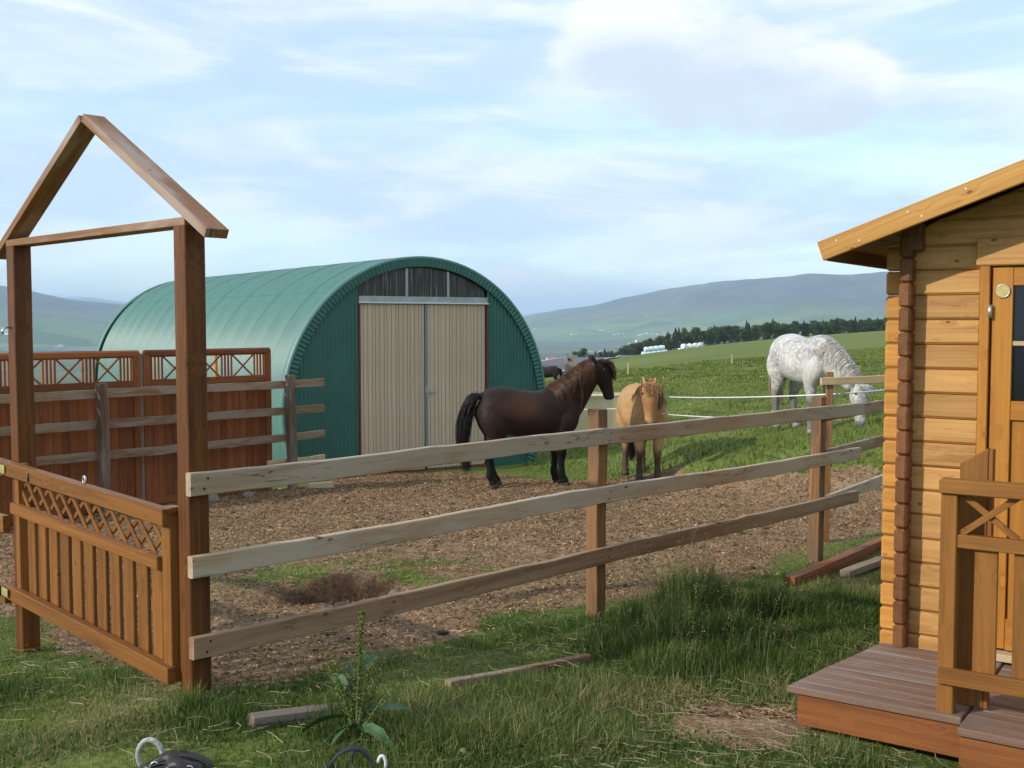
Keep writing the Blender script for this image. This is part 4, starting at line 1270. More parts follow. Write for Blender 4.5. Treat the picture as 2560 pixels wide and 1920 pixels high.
    for s_ in (-1, 1):
        p = hc[ie]+hla[ie]*s_*hrw[ie]*.92+fw*hrd[ie]*.30+htg[ie]*.02
        bm = bmesh.new(); bmesh.ops.create_uvsphere(bm, u_segments=12, v_segments=8, radius=.021)
        e_ = bpy.data.meshes.new('eye'); bm.to_mesh(e_); bm.free()
        e_.polygons.foreach_set('use_smooth', [True]*len(e_.polygons))
        link('eye', e_, M['eye'], r_, Wm @ Matrix.Translation(Vector(p)))
        p = hc[-3]+hla[-3]*s_*hrw[-3]*.72+fw*.048+htg[-3]*.012
        bm = bmesh.new(); bmesh.ops.create_uvsphere(bm, u_segments=10, v_segments=6, radius=.014)
        e_ = bpy.data.meshes.new('nostril'); bm.to_mesh(e_); bm.free()
        link('nostril', e_, M['nostril'], r_, Wm @ Matrix.Translation(Vector(p)))
    # mane
    nc, ntg, nla, nde, nrd, nrw = nk
    nS = 1000
    tpos = rg.uniform(.12, 1.0, nS)*(len(nc)-1)
    i0 = np.clip(tpos.astype(int), 0, len(nc)-2); fr = (tpos-i0)[:, None]
    lerp = lambda a: a[i0]*(1-fr)+a[i0+1]*fr
    c_, la_, tg_, de_ = lerp(nc), lerp(nla), lerp(ntg), lerp(nde)
    up = np.where((de_[:, 2:3] > 0), de_, -de_)
    rd_ = (nrd[i0]*(1-fr[:, 0])+nrd[i0+1]*fr[:, 0])[:, None]; rw_ = (nrw[i0]*(1-fr[:, 0])+nrw[i0+1]*fr[:, 0])[:, None]
    sd = np.where(rg.uniform(size=(nS, 1)) < .86, side, -side)
    ln = (mane_len*rg.uniform(.6, 1.1, (nS, 1)))*np.where(sd == side, 1, .45)
    crest = c_+up*rd_*.97+la_*rg.normal(0, .012, (nS, 1))
    ck = (tpos/(len(nc)-1)*26).astype(int); cj = np.random.default_rng(seed+50).normal(0, 1, (40, 4))[ck]
    dn = np.array([0, 0, -1.0])[None]*.9+tg_*(cj[:, :1]*.16+rg.normal(0, .05, (nS, 1)))+rg.normal(0, .03, (nS, 3))
    ln = ln*(1+.18*cj[:, 1:2])*(1-.62*sstep(.78, .98, tpos/(len(nc)-1)))[:, None]
    p1 = crest+up*rg.uniform(.008, .03, (nS, 1))+la_*sd*.03
    p2 = c_+up*rd_*.62+la_*sd*(rw_*.86+.018)
    p3 = c_+up*rd_*.62+la_*sd*(rw_*1.05+.022)+dn*ln*.4
    p4 = c_+up*rd_*.62+la_*sd*(rw_*1.06+.030)+dn*ln*.75
    p5 = c_+up*rd_*.62+la_*sd*(rw_*1.0+.034)+dn*ln*1.0+rg.normal(0, .02, (nS, 3))
    link('mane', strands(np.stack([crest, p1, p2, p3, p4, p5], 1), .0045), mane_m, r_, Wm)
    if forelock:
        nF = 150
        nF = 240
        w_ = rg.normal(0, .042, (nF, 1))
        ln = rg.uniform(.45, 1.0, nF)*FL['k']*.52
        P = []
        for q in (0.0, .22, .5, .78, 1.0):
            tt = np.clip(.02+q*ln, 0, 1)*(len(hc)-1)
            i_ = np.clip(tt.astype(int), 0, len(hc)-2); f_ = (tt-i_)[:, None]
            cc = hc[i_]*(1-f_)+hc[i_+1]*f_; rr2 = (hrd[i_]*(1-f_[:, 0])+hrd[i_+1]*f_[:, 0])[:, None]
            ll = hla[i_]*(1-f_)+hla[i_+1]*f_
            P.append(cc+fw*(rr2*np.sqrt(np.clip(1-(w_/.16)**2, .2, 1))+.010+.035*math.sin(q*2.6)+rg.uniform(0, .016, (nF, 1)))+ll*w_*(1+.5*q)+rg.normal(0, .004+.008*q, (nF, 3)))
        link('forelock', strands(np.stack(P, 1), .0065), mane_m, r_, Wm)
    # tail
    T = np.array(tail, float)
    nT = 1000
    off = rg.normal(0, 1, (nT, 3)); off /= np.linalg.norm(off, axis=1, keepdims=True); off *= rg.uniform(.2, 1, (nT, 1))
    wid = np.interp(np.linspace(0, 1, len(T)), [0, .22, .6, 1], [.045, .10, .135, .09])
    cut = rg.uniform(.78, 1.06, nT)
    paths = []
    for k2 in range(9):
        q = np.clip(k2/8*cut, 0, 1.06)*(len(T)-1)
        i_ = np.clip(q.astype(int), 0, len(T)-2); f_ = (q-i_)[:, None]
        p = T[i_]*(1-f_)+T[i_+1]*f_
        wv = np.interp(q, np.arange(len(T)), wid)[:, None]
        paths.append(p+off*wv*np.array([[.8, 1, .5]])+rg.normal(0, .009, (nT, 3)))
    link('tail', strands(np.stack(paths, 1), .0042), tail_m, r_, Wm)
    v, f = tube([T[0]+np.array([.06, 0, .01]), T[0], T[1], T[2]*.6+T[1]*.4], [.05, .045, .035, .02], 10)
    link('dock', mesh('dock', v, f, True), tail_m, r_, Wm)
    return r_

NECK_UP = [(.34, 0, 1.00, .31, .19), (.48, 0, 1.13, .295, .17), (.62, 0, 1.28, .245, .145), (.745, 0, 1.42, .20, .122), (.845, 0, 1.525, .160, .105), (.905, 0, 1.58, .115, .088)]
HEAD_UP = [(.885, 0, 1.625, .080, .075), (.945, 0, 1.565, .125, .098), (1.0, 0, 1.465, .132, .10), (1.045, 0, 1.35, .102, .08), (1.075, 0, 1.25, .082, .064), (1.095, 0, 1.175, .076, .064), (1.10, 0, 1.13, .05, .052)]
coatA = coat('dark_bay_coat', (.017, .010, .008), (.034, .018, .012), (.008, .006, .006), .55, rough=.58, patch=(-.16, 1.08, (.060, .027, .013)))
maneA = hairmat('brown_mane', (.026, .011, .006), (.115, .050, .021))
tailA = hairmat('black_tail', (.008, .006, .006), (.028, .020, .018))
yA = gz(.25, 15.55)
horse('horse', 'dark brown horse with reddish mane standing side-on before the barn doors', (.255, 15.55, yA+.005), R(11), 1.06, NECK_UP, HEAD_UP, (0, 1, 0), coatA, maneA, tailA, -1,
      [(-.68, 0, 1.20), (-.76, 0, 1.20), (-.84, .0, 1.06), (-.90, -.01, .82), (-.92, -.02, .55), (-.87, -.03, .28)], M['hoof'], ((-.03, 0), (.03, 0), (.06, 0), (-.03, 0)), .36, 3)

NECK_LO = [(.34, 0, 1.02, .31, .20), (.50, -.01, 1.11, .275, .18), (.64, -.035, 1.20, .225, .15), (.76, -.065, 1.26, .18, .125), (.85, -.09, 1.30, .14, .105), (.90, -.10, 1.31, .11, .09)]
HEAD_LO = [(.885, -.10, 1.365, .08, .08), (.94, -.105, 1.29, .12, .108), (.98, -.11, 1.18, .13, .112), (1.005, -.115, 1.05, .10, .088), (1.02, -.12, .93, .083, .070), (1.03, -.12, .85, .078, .070), (1.03, -.12, .80, .052, .056)]
coatB = coat('buckskin_coat', (.37, .20, .078), (.52, .32, .145), (.075, .045, .03), .46, face=(1.03, .82, .11, (.045, .035, .035)), rough=.55, patch=(.98, 1.10, (.30, .135, .05)))
maneB = hairmat('sandy_mane', (.20, .085, .032), (.44, .235, .11))
FL['k'] = .60
horse('horse', 'buckskin horse facing over the fence with a sandy forelock', (2.0, 16.75, gz(2.0, 16.75)+.005), R(-85), 1.08, NECK_LO, HEAD_LO, (0, 1, 0), coatB, maneB, tailA, 1,
      [(-.70, 0, 1.17), (-.77, 0, 1.16), (-.82, 0, 1.0), (-.84, 0, .75), (-.83, 0, .5), (-.82, 0, .22)], M['hoof'], ((.05, 0), (-.04, 0), (.0, -.02), (.1, -.05)), .34, 5)

NECK_GR = [(.34, 0, 1.02, .30, .18), (.52, 0, 1.01, .26, .16), (.68, 0, .95, .22, .14), (.82, 0, .85, .185, .12), (.93, 0, .735, .15, .10), (.99, 0, .66, .115, .088)]
HEAD_GR = [(1.015, 0, .665, .07, .07), (1.05, 0, .60, .115, .098), (1.07, 0, .50, .122, .102), (1.08, 0, .37, .092, .08), (1.09, 0, .25, .076, .062), (1.10, 0, .165, .070, .062), (1.10, 0, .115, .045, .05)]
NECK_C = [(a, .17*max(0, (a-.5)/.6)**1.2, c, d, e) for (a, b, c, d, e) in NECK_GR]
HEAD_C = [(a, .16+.02*(a-1.0), c, d, e) for (a, b, c, d, e) in HEAD_GR]
coatC = coat('dapple_grey_coat', (.52, .50, .465), (.66, .64, .60), (.16, .155, .155), .52, face=(1.11, .12, .11, (.13, .125, .13)), dapple=(.22, .22, .22), rough=.65)
maneC = hairmat('white_mane', (.40, .37, .32), (.62, .58, .52))
tailC = hairmat('straw_tail', (.34, .25, .15), (.55, .44, .30))
FL['k'] = .55
horse('horse', 'dapple grey horse grazing head-down on the green meadow', (4.37, 16.35, gz(4.37, 16.35)+.005), R(-75), 1.08, NECK_C, HEAD_C, (-.25, .97, 0), coatC, maneC, tailC, 1,
      [(-.70, 0, 1.16), (-.78, 0, 1.12), (-.82, 0, .95), (-.83, 0, .72), (-.82, 0, .5), (-.80, 0, .30)], M['hoof_pale'], ((.03, 0), (-.06, 0), (.02, 0), (-.08, 0)), .38, 7)

coatD = coat('black_brown_coat', (.02, .013, .010), (.035, .022, .016), (.02, .014, .012), .4, rough=.5)
horse('horse', 'small dark horse grazing far off by the road beyond the barn', (2.1, 66, gz(2.1, 66)), R(178), 1.03, NECK_GR, HEAD_GR, (0, 1, 0), coatD, tailA, tailA, 1,
      [(-.70, 0, 1.16), (-.78, 0, 1.12), (-.82, 0, .95), (-.83, 0, .72), (-.82, 0, .5), (-.80, 0, .30)], M['hoof'], voxel=.035, seed=9)

# ------------------------------------------------------------------ tub, post
def tapered_box(a0, b0, a1, b1, h, bev=.02):
    bm = bmesh.new()
    vs_ = [bm.verts.new((sx*(a0 if z == 0 else a1)/2, sy*(b0 if z == 0 else b1)/2, z)) for z in (0, h) for sx, sy in ((-1, -1), (1, -1), (1, 1), (-1, 1))]
    for q in ((3, 2, 1, 0), (4, 5, 6, 7), (0, 1, 5, 4), (1, 2, 6, 5), (2, 3, 7, 6), (3, 0, 4, 7)): bm.faces.new([vs_[i] for i in q])
    bmesh.ops.bevel(bm, geom=bm.edges[:], offset=bev, segments=2, affect='EDGES')
    me = bpy.data.meshes.new('box'); bm.to_mesh(me); bm.free(); return me
tx_, ty_ = 1.80, 23.4
tub = root('plastic_tub', (tx_, ty_, gz(tx_, ty_)), 'big cream plastic tub standing behind the dark horse', 'tub', None, R(-20))
Wt = mw(tub)
link('tub_body', tapered_box(1.05, 1.0, .93, .88, 1.0, .03), M['cream'], tub, Wt)
for sx in (-1, 1):
    link('rim', box_mesh(.05, 1.0, .05, .012), M['cream'], tub, Wt @ Matrix.Translation((sx*.47, 0, 1.01)))
    link('rim', box_mesh(.99, .05, .05, .012), M['cream'], tub, Wt @ Matrix.Translation((0, sx*.475, 1.01)))
o = plank('gate_post', None, M['post_grey'], (1.29, 24.0, gz(1.29, 24)-.3), (1.29, 24.0, .92), .26, .22, (1, 0, 0), 10, .012, 201)
tag(o, 'thick weathered grey gatepost behind the dark horse', 'post')
V, F = tube([(1.24, 23.885, .84), (1.24, 23.872, .84)], .03, 10)
link('bolt_head', mesh('bolt_head', V, F), M['blackmetal'], o)

# ------------------------------------------------------------------ hay bales
def bale_mesh(rad=.62, w_=1.2):
    V = []; F = []
    prof = [(-.5, .0), (-.5, .80), (-.47, .92), (-.40, .985), (-.25, 1), (0, 1.0), (.25, 1), (.40, .985), (.47, .92), (.5, .80), (.5, .0)]
    n = 20
    for (x, r_) in prof:
        for k in range(n):
            th = 2*math.pi*k/n
            rr_ = r_*rad*(1+.018*math.sin(th*3+x*4))
            V.append((x*w_, rr_*math.cos(th), max(rr_*math.sin(th), -.86*rad)))
    for i in range(len(prof)-1):
        for k in range(n): F.append((i*n+k, i*n+(k+1) % n, (i+1)*n+(k+1) % n, (i+1)*n+k))
    return mesh('bale', V, F, True)
BM_ = bale_mesh()
BMB = bale_mesh(); BMK = bale_mesh()
BMW = [BM_, BMB, BMK]
def bale(x, y, rot, label, k=0, lift=0.0, group=None):
    o = link('hay_bale', BMW[k], (M['bale'], M['baleblue'], M['baleblack'])[k], None, Matrix.Translation((x, y, ground(np.array([x]), np.array([y]), False)[0]+.53+lift)) @ Matrix.Rotation(rot, 4, 'Z'))
    tag(o, label, 'hay bale', group)
bale(27.8, 190, .5, 'lone white wrapped bale low on the mown field above the buckskin horse')
bale(46.4, 240, 1.1, 'lone white wrapped bale nearer the trees, left of the grey horse')
bale(56.9, 170, .2, 'lone white wrapped bale beside the cabin wall corner')
bale(44.5, 262, .6, 'small distant white bale at the foot of the trees')
for i in range(5):
    bale(31.0+i*1.22, 258+i*.2, R(8), 'pale greenish wrapped bale in the stacked row by the trees', 1, group='stacked pale bales')
for i in range(4):
    bale(31.6+i*1.22, 258.1+i*.2, R(8), 'pale greenish wrapped bale in the stacked row by the trees', 1, 1.05, group='stacked pale bales')
for i in range(5):
    bale(39.6+i*1.6, 259+i*1.2, R(30+i*13), 'white wrapped bale in the long pile by the trees', 0, group='piled white bales')
for i in range(4):
    bale(40.6+i*1.55, 260+i*1.2, R(50+i*23), 'white wrapped bale in the long pile by the trees', 0, .95, group='piled white bales')
bale(38.3, 258.5, R(20), 'single black wrapped bale beside the white pile', 2)

# ------------------------------------------------------------------ trees
def leafmat(name, c1, c2):
    m, t, b = newmat(name)
    oi = t.nodes.new('ShaderNodeObjectInfo')
    a = t.nodes.new('ShaderNodeAttribute'); a.attribute_name = 'var'
    c = mixc(t, a.outputs['Fac'], c1, c2)
    hs = t.nodes.new('ShaderNodeHueSaturation'); t.links.new(c, hs.inputs['Color'])
    t.links.new(mapr(t, oi.outputs['Random'], 0, 1, .7, 1.25, False), hs.inputs['Value'])
    t.links.new(mapr(t, oi.outputs['Random'], 0, 1, .485, .515, False), hs.inputs['Hue'])
    t.links.new(hs.outputs[0], b.inputs['Base Color']); b.inputs['Roughness'].default_value = .7; b.inputs['Specular IOR Level'].default_value = .2
    return m
M['conifer'] = leafmat('conifer_needles', (.012, .028, .010), (.032, .058, .022))
M['birch'] = leafmat('birch_leaves', (.028, .050, .012), (.080, .110, .030))
M['trunk'] = plain('tree_bark', (.09, .07, .055), .9, 0, .3, 8)

def quads_at(P, size, rg, flat=0.0):
    n = len(P)
    a = rg.normal(size=(n, 3)); a[:, 2] *= (1-flat); a /= np.linalg.norm(a, axis=1, keepdims=True)
    b = np.cross(a, rg.normal(size=(n, 3))); b /= np.linalg.norm(b, axis=1, keepdims=True)
    s = np.asarray(size).reshape(-1, 1)*rg.uniform(.6, 1.2, (n, 1))
    V = np.stack([P-a*s, P+b*s*.6, P+a*s, P-b*s*.6], 1).reshape(-1, 3)
    Q = np.arange(4*n).reshape(-1, 4)
    return V, Q
def conifer(seed):
    rg = np.random.default_rng(seed)
    n = 900
    h = rg.uniform(0, 1, n)**.85
    tier = (np.sin(h*44)*.12+1)
    rad = (1-h)**.9*.24*tier*rg.uniform(.35, 1, n)**.5
    th = rg.uniform(0, 6.283, n)
    P = np.stack([rad*np.cos(th), rad*np.sin(th), .06+h*.95-rad*.25], -1)
    V, Q = quads_at(P, .022+.02*(1-h), rg, .3)
    me = tri_mesh('crown', V, Q); attr(me, 'var', np.repeat(np.clip(rad/.2+rg.normal(0, .25, n), 0, 1), 4))
    return me
def birch(seed):
    rg = np.random.default_rng(seed)
    cl = []
    for i in range(20):
        th = rg.uniform(0, 6.283); r_ = rg.uniform(0, .30); z = rg.uniform(.14, .9)
        cl.append((r_*math.cos(th), r_*math.sin(th), z, rg.uniform(.10, .19)*(1.15-abs(z-.55))))
    Ps = []; va = []
    for (x, y, z, r_) in cl:
        n = 70
        d = rg.normal(size=(n, 3)); d /= np.linalg.norm(d, axis=1, keepdims=True)
        d *= (rg.uniform(.4, 1, (n, 1))**.5)*r_
        Ps.append(np.array([x, y, z])+d*np.array([1.1, 1.1, .85])); va.append(np.clip(rg.uniform(.1, .7)+rg.normal(0, .2, n), 0, 1))
    P = np.concatenate(Ps); va = np.concatenate(va)
    V, Q = quads_at(P, np.full(len(P), .036), rg)
    me = tri_mesh('crown', V, Q); attr(me, 'var', np.repeat(va, 4))
    return me
CON = [conifer(i) for i in range(4)]; BIR = [birch(20+i) for i in range(5)]
v, f = tube([(0, 0, -.06), (.004, 0, .3), (0, .006, .65), (0, 0, .96)], [.022, .016, .010, .003], 7)
# a few limbs
for k in range(5):
    th = k*1.9; z = .32+.1*k
    v2, f2 = tube([(0, 0, z), (.10*math.cos(th), .10*math.sin(th), z+.10), (.17*math.cos(th), .17*math.sin(th), z+.2)], [.008, .005, .002], 5)
    b0 = len(v); v = v+v2; f = f+[tuple(i+b0 for i in q) for q in f2]
TRK = mesh('trunk', v, f, True)
def tree(kind, x, y, h, label, group, wide=1.0):
    z = ground(np.array([x]), np.array([y]), False)[0]
    nm = 'spruce_tree' if kind == 'c' else 'birch_tree'
    r_ = root(nm, (x, y, z), label, 'tree', group, random.uniform(0, 6))
    Wm = Matrix.LocRotScale(r_.location, r_.rotation_euler, Vector((h*wide, h*wide, h)))
    link('crown', random.choice(CON if kind == 'c' else BIR), M['conifer' if kind == 'c' else 'birch'], r_, Wm)
    link('trunk', TRK, M['trunk'], r_, Wm)
rt = random.Random(5)
tl_ = [(33.0, 318), (41, 312), (48.5, 308), (60, 300), (75, 296), (92, 294), (112, 290), (150, 284)]
tlx = np.array([p[0] for p in tl_]); tly = np.array([p[1] for p in tl_])
hs_base = np.interp(np.linspace(33, 150, 50), [33, 45, 60, 100, 150], [5.6, 5.9, 5.2, 4.6, 4.6])
for row in range(4):
    x = 33.0+row*1.3
    while x < 128:
        y = np.interp(x, tlx, tly)+row*5+rt.uniform(-1.5, 1.5)
        hh = np.interp(x, [33, 42, 48, 60, 80, 100, 150], [4.6, 5.4, 6.2, 5.6, 5.0, 4.6, 4.6])
        if rt.random() < (.14 if row < 2 else .42) and x > 44:
            tree('c', x, y, hh*rt.uniform(.78, 1.08), 'dark pointed spruce in the shelter belt along the hayfield', 'spruces of the shelter belt', rt.uniform(.85, 1.15))
        else:
            tree('b', x, y, hh*rt.uniform(.72, 1.0), 'bushy broadleaf tree in the shelter belt along the hayfield', 'broadleaf trees of the shelter belt', rt.uniform(.95, 1.35))
        x += rt.uniform(1.9, 3.1)
# looser trees by the road
for (x, y, h, k, wd) in ((12.6, 215, 3.6, 'b', 1.1), (14.2, 218, 4.0, 'b', 1.1), (10.8, 215, 3.3, 'c', 1.3)):
    tree(k, x, y, h, 'tree of the little clump just behind the grey gatepost', 'clump by the gatepost', wd)
for (x, y, h, k) in ((6.3, 200, 2.6, 'b'), (8.0, 205, 2.2, 'b'), (9.4, 205, 2.4, 'b'), (5.0, 205, 2.0, 'b'), (16.2, 225, 2.4, 'b'), (18.2, 240, 2.6, 'c'), (19.5, 245, 2.4, 'b'), (21.5, 255, 3.2, 'c'), (23.2, 262, 2.8, 'b'), (25.0, 275, 3.4, 'c'), (26.8, 280, 3.2, 'b'), (28.6, 285, 3.8, 'b'), (30.5, 295, 4.4, 'b'), (31.8, 300, 4.6, 'b')):
    tree(k, x, y, h, 'low roadside tree between the gatepost and the shelter belt', 'low roadside trees', 1.3)
# street lamp
lz = gz(29.6, 262)
lp = root('street_lamp', (29.6, 262, lz), 'thin dark lamp post with a white globe by the bales', 'lamp')
V, F = tube([(29.6, 262, lz-.2), (29.6, 262, lz+3.6)], .10, 8); link('pole', mesh('pole', V, F), M['blackmetal'], lp)
bm = bmesh.new(); bmesh.ops.create_uvsphere(bm, u_segments=12, v_segments=8, radius=.38); e_ = bpy.data.meshes.new('globe'); bm.to_mesh(e_); bm.free()
link('globe', e_, M['white_paint'], lp, Matrix.Translation((29.6, 262, lz+3.9)))
# field marker posts
for i, (x, y, h) in enumerate(((7.6, 72, .75), (14.6, 73, .7), (44.2, 258, 2.6), (45.0, 258.4, 2.6))):
    z = gz(x, y)
    o = plank('marker_post', None, M['pale'] if i < 2 else M['post_grey'], (x, y, z-.2), (x, y, z+h), .09 if i < 2 else .16, .09, (1, 0, 0), 4, .004, 300+i)
    tag(o, ['short pale stake at the edge of the rough grass behind the dark horse', 'short pale stake at the edge of the rough grass over the buckskin horse', 'tall thin post by the shelter belt', 'tall thin post by the shelter belt'][i], 'post', None if i < 2 else 'twin posts')

# ------------------------------------------------------------------ far farmhouses
def house_mesh():
    wv = [(-.5, -.5, 0), (.5, -.5, 0), (.5, .5, 0), (-.5, .5, 0), (-.5, -.5, .55), (.5, -.5, .55), (.5, .5, .55), (-.5, .5, .55), (-.5, 0, .9), (.5, 0, .9)]
    wf = [(0, 1, 5, 4), (2, 3, 7, 6), (1, 2, 6, 9, 5), (3, 0, 4, 8, 7)]
    rv_ = [(-.53, -.56, .53), (.53, -.56, .53), (.53, 0, .93), (-.53, 0, .93), (.53, .56, .53), (-.53, .56, .53), (-.53, -.56, .49), (.53, -.56, .49), (.53, 0, .89), (-.53, 0, .89), (.53, .56, .49), (-.53, .56, .49)]
    rf = [(0, 1, 2, 3), (3, 2, 4, 5), (7, 6, 9, 8), (8, 9, 11, 10), (0, 6, 7, 1), (5, 4, 10, 11), (1, 7, 8, 2), (2, 8, 10, 4), (0, 3, 9, 6), (3, 5, 11, 9)]
    return mesh('wall', wv, wf), mesh('roof', rv_, rf), mesh('roof', rv_, rf)
HWm, HRm, HRr = house_mesh()
from mathutils.bvhtree import BVHTree
_bv = []
for o in list(COL.objects):
    if o.name.split('.')[0] == 'mountain':
        me = o.data
        _bv.append(BVHTree.FromPolygons([v.co[:] for v in me.vertices], [tuple(p.vertices) for p in me.polygons]))
def land(bearing, drop):
    """where a bearing (tangent of azimuth, tangent of dip) meets the valley floor or the mountain foot"""
    d = Vector((bearing, 1.0, -drop)); best = (EYE+62)/drop if drop > 0 else 1e9
    dn = d.normalized()
    for b in _bv:
        h = b.ray_cast(Vector((0, 0, EYE)), dn)
        if h[0] is not None: best = min(best, h[0].y)
    return Vector((0, 0, EYE))+d*best
def house(bearing, drop, size, label, group, red=False):
    p = land(bearing, drop)
    r_ = root('farmhouse', p, label, 'house', group, random.uniform(-.4, .4))
    Wm = Matrix.LocRotScale(p-Vector((0, 0, .6)), r_.rotation_euler, Vector((size, size*.6, size*.55)))
    link('wall', HWm, M['housewall'], r_, Wm)
    link('roof', HRr if red else HRm, M['roofred'] if red else M['houseroof'], r_, Wm)
rh = random.Random(3)
for (px, py, sz) in ((1500, 826, 14), (1507, 827, 12), (1430, 836, 16), (1440, 837, 12), (1535, 837, 13), (1546, 835, 12), (1558, 833, 11), (1598, 838, 16), (1606, 836, 14), (1616, 834, 15), (1630, 835, 14), (1642, 836, 12), (1660, 833, 13), (1690, 838, 14), (1735, 836, 14), (1428, 854, 10), (1320, 820, 18), (1338, 822, 14)):
    house((px-1280)/2750, (py-805)/2750, sz*.75, 'tiny white farmhouse at the foot of the far mountain', 'far farmhouses across the valley')
for (px, py, sz) in ((1550, 873, 22), (1606, 869, 16), (1575, 860, 16), (1500, 878, 10), (1480, 880, 10), (1475, 879, 9), (1520, 889, 7), (1510, 893, 7)):
    house((px-1280)/2750, (py-805)/2750, sz*.62, 'small white farm building on the flat valley floor', 'farm buildings on the valley floor')
for (px, py, sz) in ((4, 827, 22), (18, 829, 18), (22, 836, 20), (152, 866, 12), (140, 869, 8)):
    house((px-1280)/2750, (py-805)/2750, sz, 'tiny white farmhouse seen past the outer gateway post', 'farmhouses beyond the gateway')
house((1378-1280)/2750, (902-805)/2750, 15, 'red-roofed farm building in the valley beside the barn edge', None, True)

# ------------------------------------------------------------------ grass, chips and other ground cover
def blades(name, X, Y, Hh, wid, lean, seed, segs=2, zoff=0.0, bend=.5, shift=0.0):
    rg = np.random.default_rng(seed)
    n = len(X)
    Z = ground(X, Y)-.004+zoff
    th = rg.uniform(0, 6.283, n)
    ax = np.stack([np.cos(th), np.sin(th), np.zeros(n)], -1)
    lt = rg.uniform(0, 6.283, n); lm = np.abs(rg.normal(0, lean, n))
    ld = np.stack([np.cos(lt)*lm, np.sin(lt)*lm, np.ones(n)], -1); ld /= np.linalg.norm(ld, axis=1, keepdims=True)
    base = np.stack([X, Y, Z], -1)
    Hh = Hh[:, None]; wd = (np.broadcast_to(wid, (n,)))[:, None]
    if segs == 1:
        V = np.stack([base-ax*wd*.5, base+ax*wd*.5, base+ld*Hh], 1).reshape(-1, 3)
        T = np.arange(3*n).reshape(-1, 3); k = 3
    else:
        md = base+ld*Hh*.55
        hor = ld.copy(); hor[:, 2] = 0
        tip = base+ld*Hh*.95+hor*Hh*bend*1.2; tip[:, 2] -= Hh[:, 0]*bend*.12
        V = np.stack([base-ax*wd*.5, base+ax*wd*.5, md+ax*wd*.42, md-ax*wd*.42, tip], 1).reshape(-1, 3)
        i = np.arange(n)[:, None]*5
        T = np.concatenate([i+np.array([[0, 1, 2]]), i+np.array([[0, 2, 3]]), i+np.array([[3, 2, 4]])]); k = 5
    me = tri_mesh(name, V, T)
    v = np.clip(rg.normal(.5, .22, n)+fbm(X*1.2, Y*1.2, 55, 3)*.6+fbm(X*.45, Y*.45, 56, 2)*.4+shift, 0, 1)
    attr(me, 'var', np.repeat(v, k))
    return me
def grassmat(name, stops, rough=.6, trans=.25):
    m, t, b = newmat(name)
    a = t.nodes.new('ShaderNodeAttribute'); a.attribute_name = 'var'
    c = ramp(t, a.outputs['Fac'], stops)
    t.links.new(c, b.inputs['Base Color']); b.inputs['Roughness'].default_value = rough; b.inputs['Specular IOR Level'].default_value = .25
    tr = t.nodes.new('ShaderNodeBsdfTranslucent'); t.links.new(c, tr.inputs['Color'])
    mx = t.nodes.new('ShaderNodeMixShader'); mx.inputs[0].default_value = trans
    t.links.new(b.outputs[0], mx.inputs[1]); t.links.new(tr.outputs[0], mx.inputs[2])
    t.links.new(mx.outputs[0], t.nodes['Material Output'].inputs['Surface'])
    return m
M['lawn'] = grassmat('lawn_blades', [(0, (.026, .055, .010)), (.35, (.070, .128, .022)), (.65, (.135, .195, .040)), (.87, (.23, .235, .08)), (1, (.40, .33, .16))], .6, .4)
M['tall'] = grassmat('tall_grass', [(0, (.028, .062, .012)), (.4, (.080, .135, .028)), (.75, (.16, .205, .055)), (1, (.40, .33, .16))], .6, .4)
M['meadow'] = grassmat('meadow_grass', [(0, (.055, .090, .014)), (.45, (.135, .190, .030)), (.8, (.225, .250, .052)), (1, (.32, .26, .07))], .6, .4)
M['straw'] = grassmat('dry_straw', [(0, (.26, .20, .11)), (1, (.55, .46, .29))], .7, .1)
M['chip'] = grassmat('wood_chips', [(0, (.08, .040, .018)), (.4, (.225, .128, .058)), (.75, (.38, .24, .12)), (1, (.62, .47, .28))], .8, 0.0)

deck_poly = np.array([list(C.p(u, v, 0))[:2] for (u, v) in ((-.2, -.93), (.5, -.93), (.5, -1.0), (2.8, -1.0), (2.8, 2.5), (-.04, 2.5))])
def free(X, Y):
    return poly_sd(X, Y, deck_poly) < -.005
# lawn round the fence and deck
def scatter(n, x0, x1, y0, y1, rg, power=1.0):
    return rg.uniform(x0, x1, n), y0+(y1-y0)*rg.uniform(0, 1, n)**power
rg = np.random.default_rng(101)
X, Y = scatter(520000, -4.6, 4.2, 3.1, 10.2, rg, 1.5)
d = dirt_mask(X, Y)
keep = (np.abs(X) < .52*Y+.7) & (rg.uniform(size=len(X)) > d*1.15-.02) & free(X, Y)
keep &= rg.uniform(size=len(X)) < .45+.9*(fbm(X*2.5, Y*2.5, 61, 3)+.35)
X, Y, d = X[keep], Y[keep], d[keep]
# rougher along the fence foot, the edging timber and the near lawn on the right
fu = (X+1.4)*FF.u.x+(Y-4.73)*FF.u.y; fvv = (X+1.4)*FF.v.x+(Y-4.73)*FF.v.y
edge = np.exp(-(fvv/.16)**2)
side_d = -fvv                                   # distance to the near side of the fence line
strip_ = sstep(.08, .2, side_d)*(1-sstep(.50, .62, side_d))*sstep(.35, .8, fu)     # close-grazed strip
inner = sstep(.0, .15, fvv)
far_r = sstep(1.2, 2.0, X)
messy = sstep(.60, .78, side_d)*sstep(-1.1, -.5, X)
pat = fbm(X*2.3, Y*2.3, 62, 3); pat2 = fbm(X*.9, Y*.9, 63, 2)
u_ = rg.uniform(size=len(X))
hgt = .026+.022*u_+messy*(.030+.055*u_)*np.clip(.7+1.6*pat+.8*pat2, .15, 2.0)+.03*edge*u_
hgt = np.where(strip_ > .4, .016+.016*u_, hgt)
hgt = np.where(inner > .5, .014+.018*u_, hgt)
pd = np.hypot((X-1.0-.25*(Y-4.7))/.42, (Y-4.55)/.62); hgt *= .45+.55*sstep(.7, 1.2, pd)
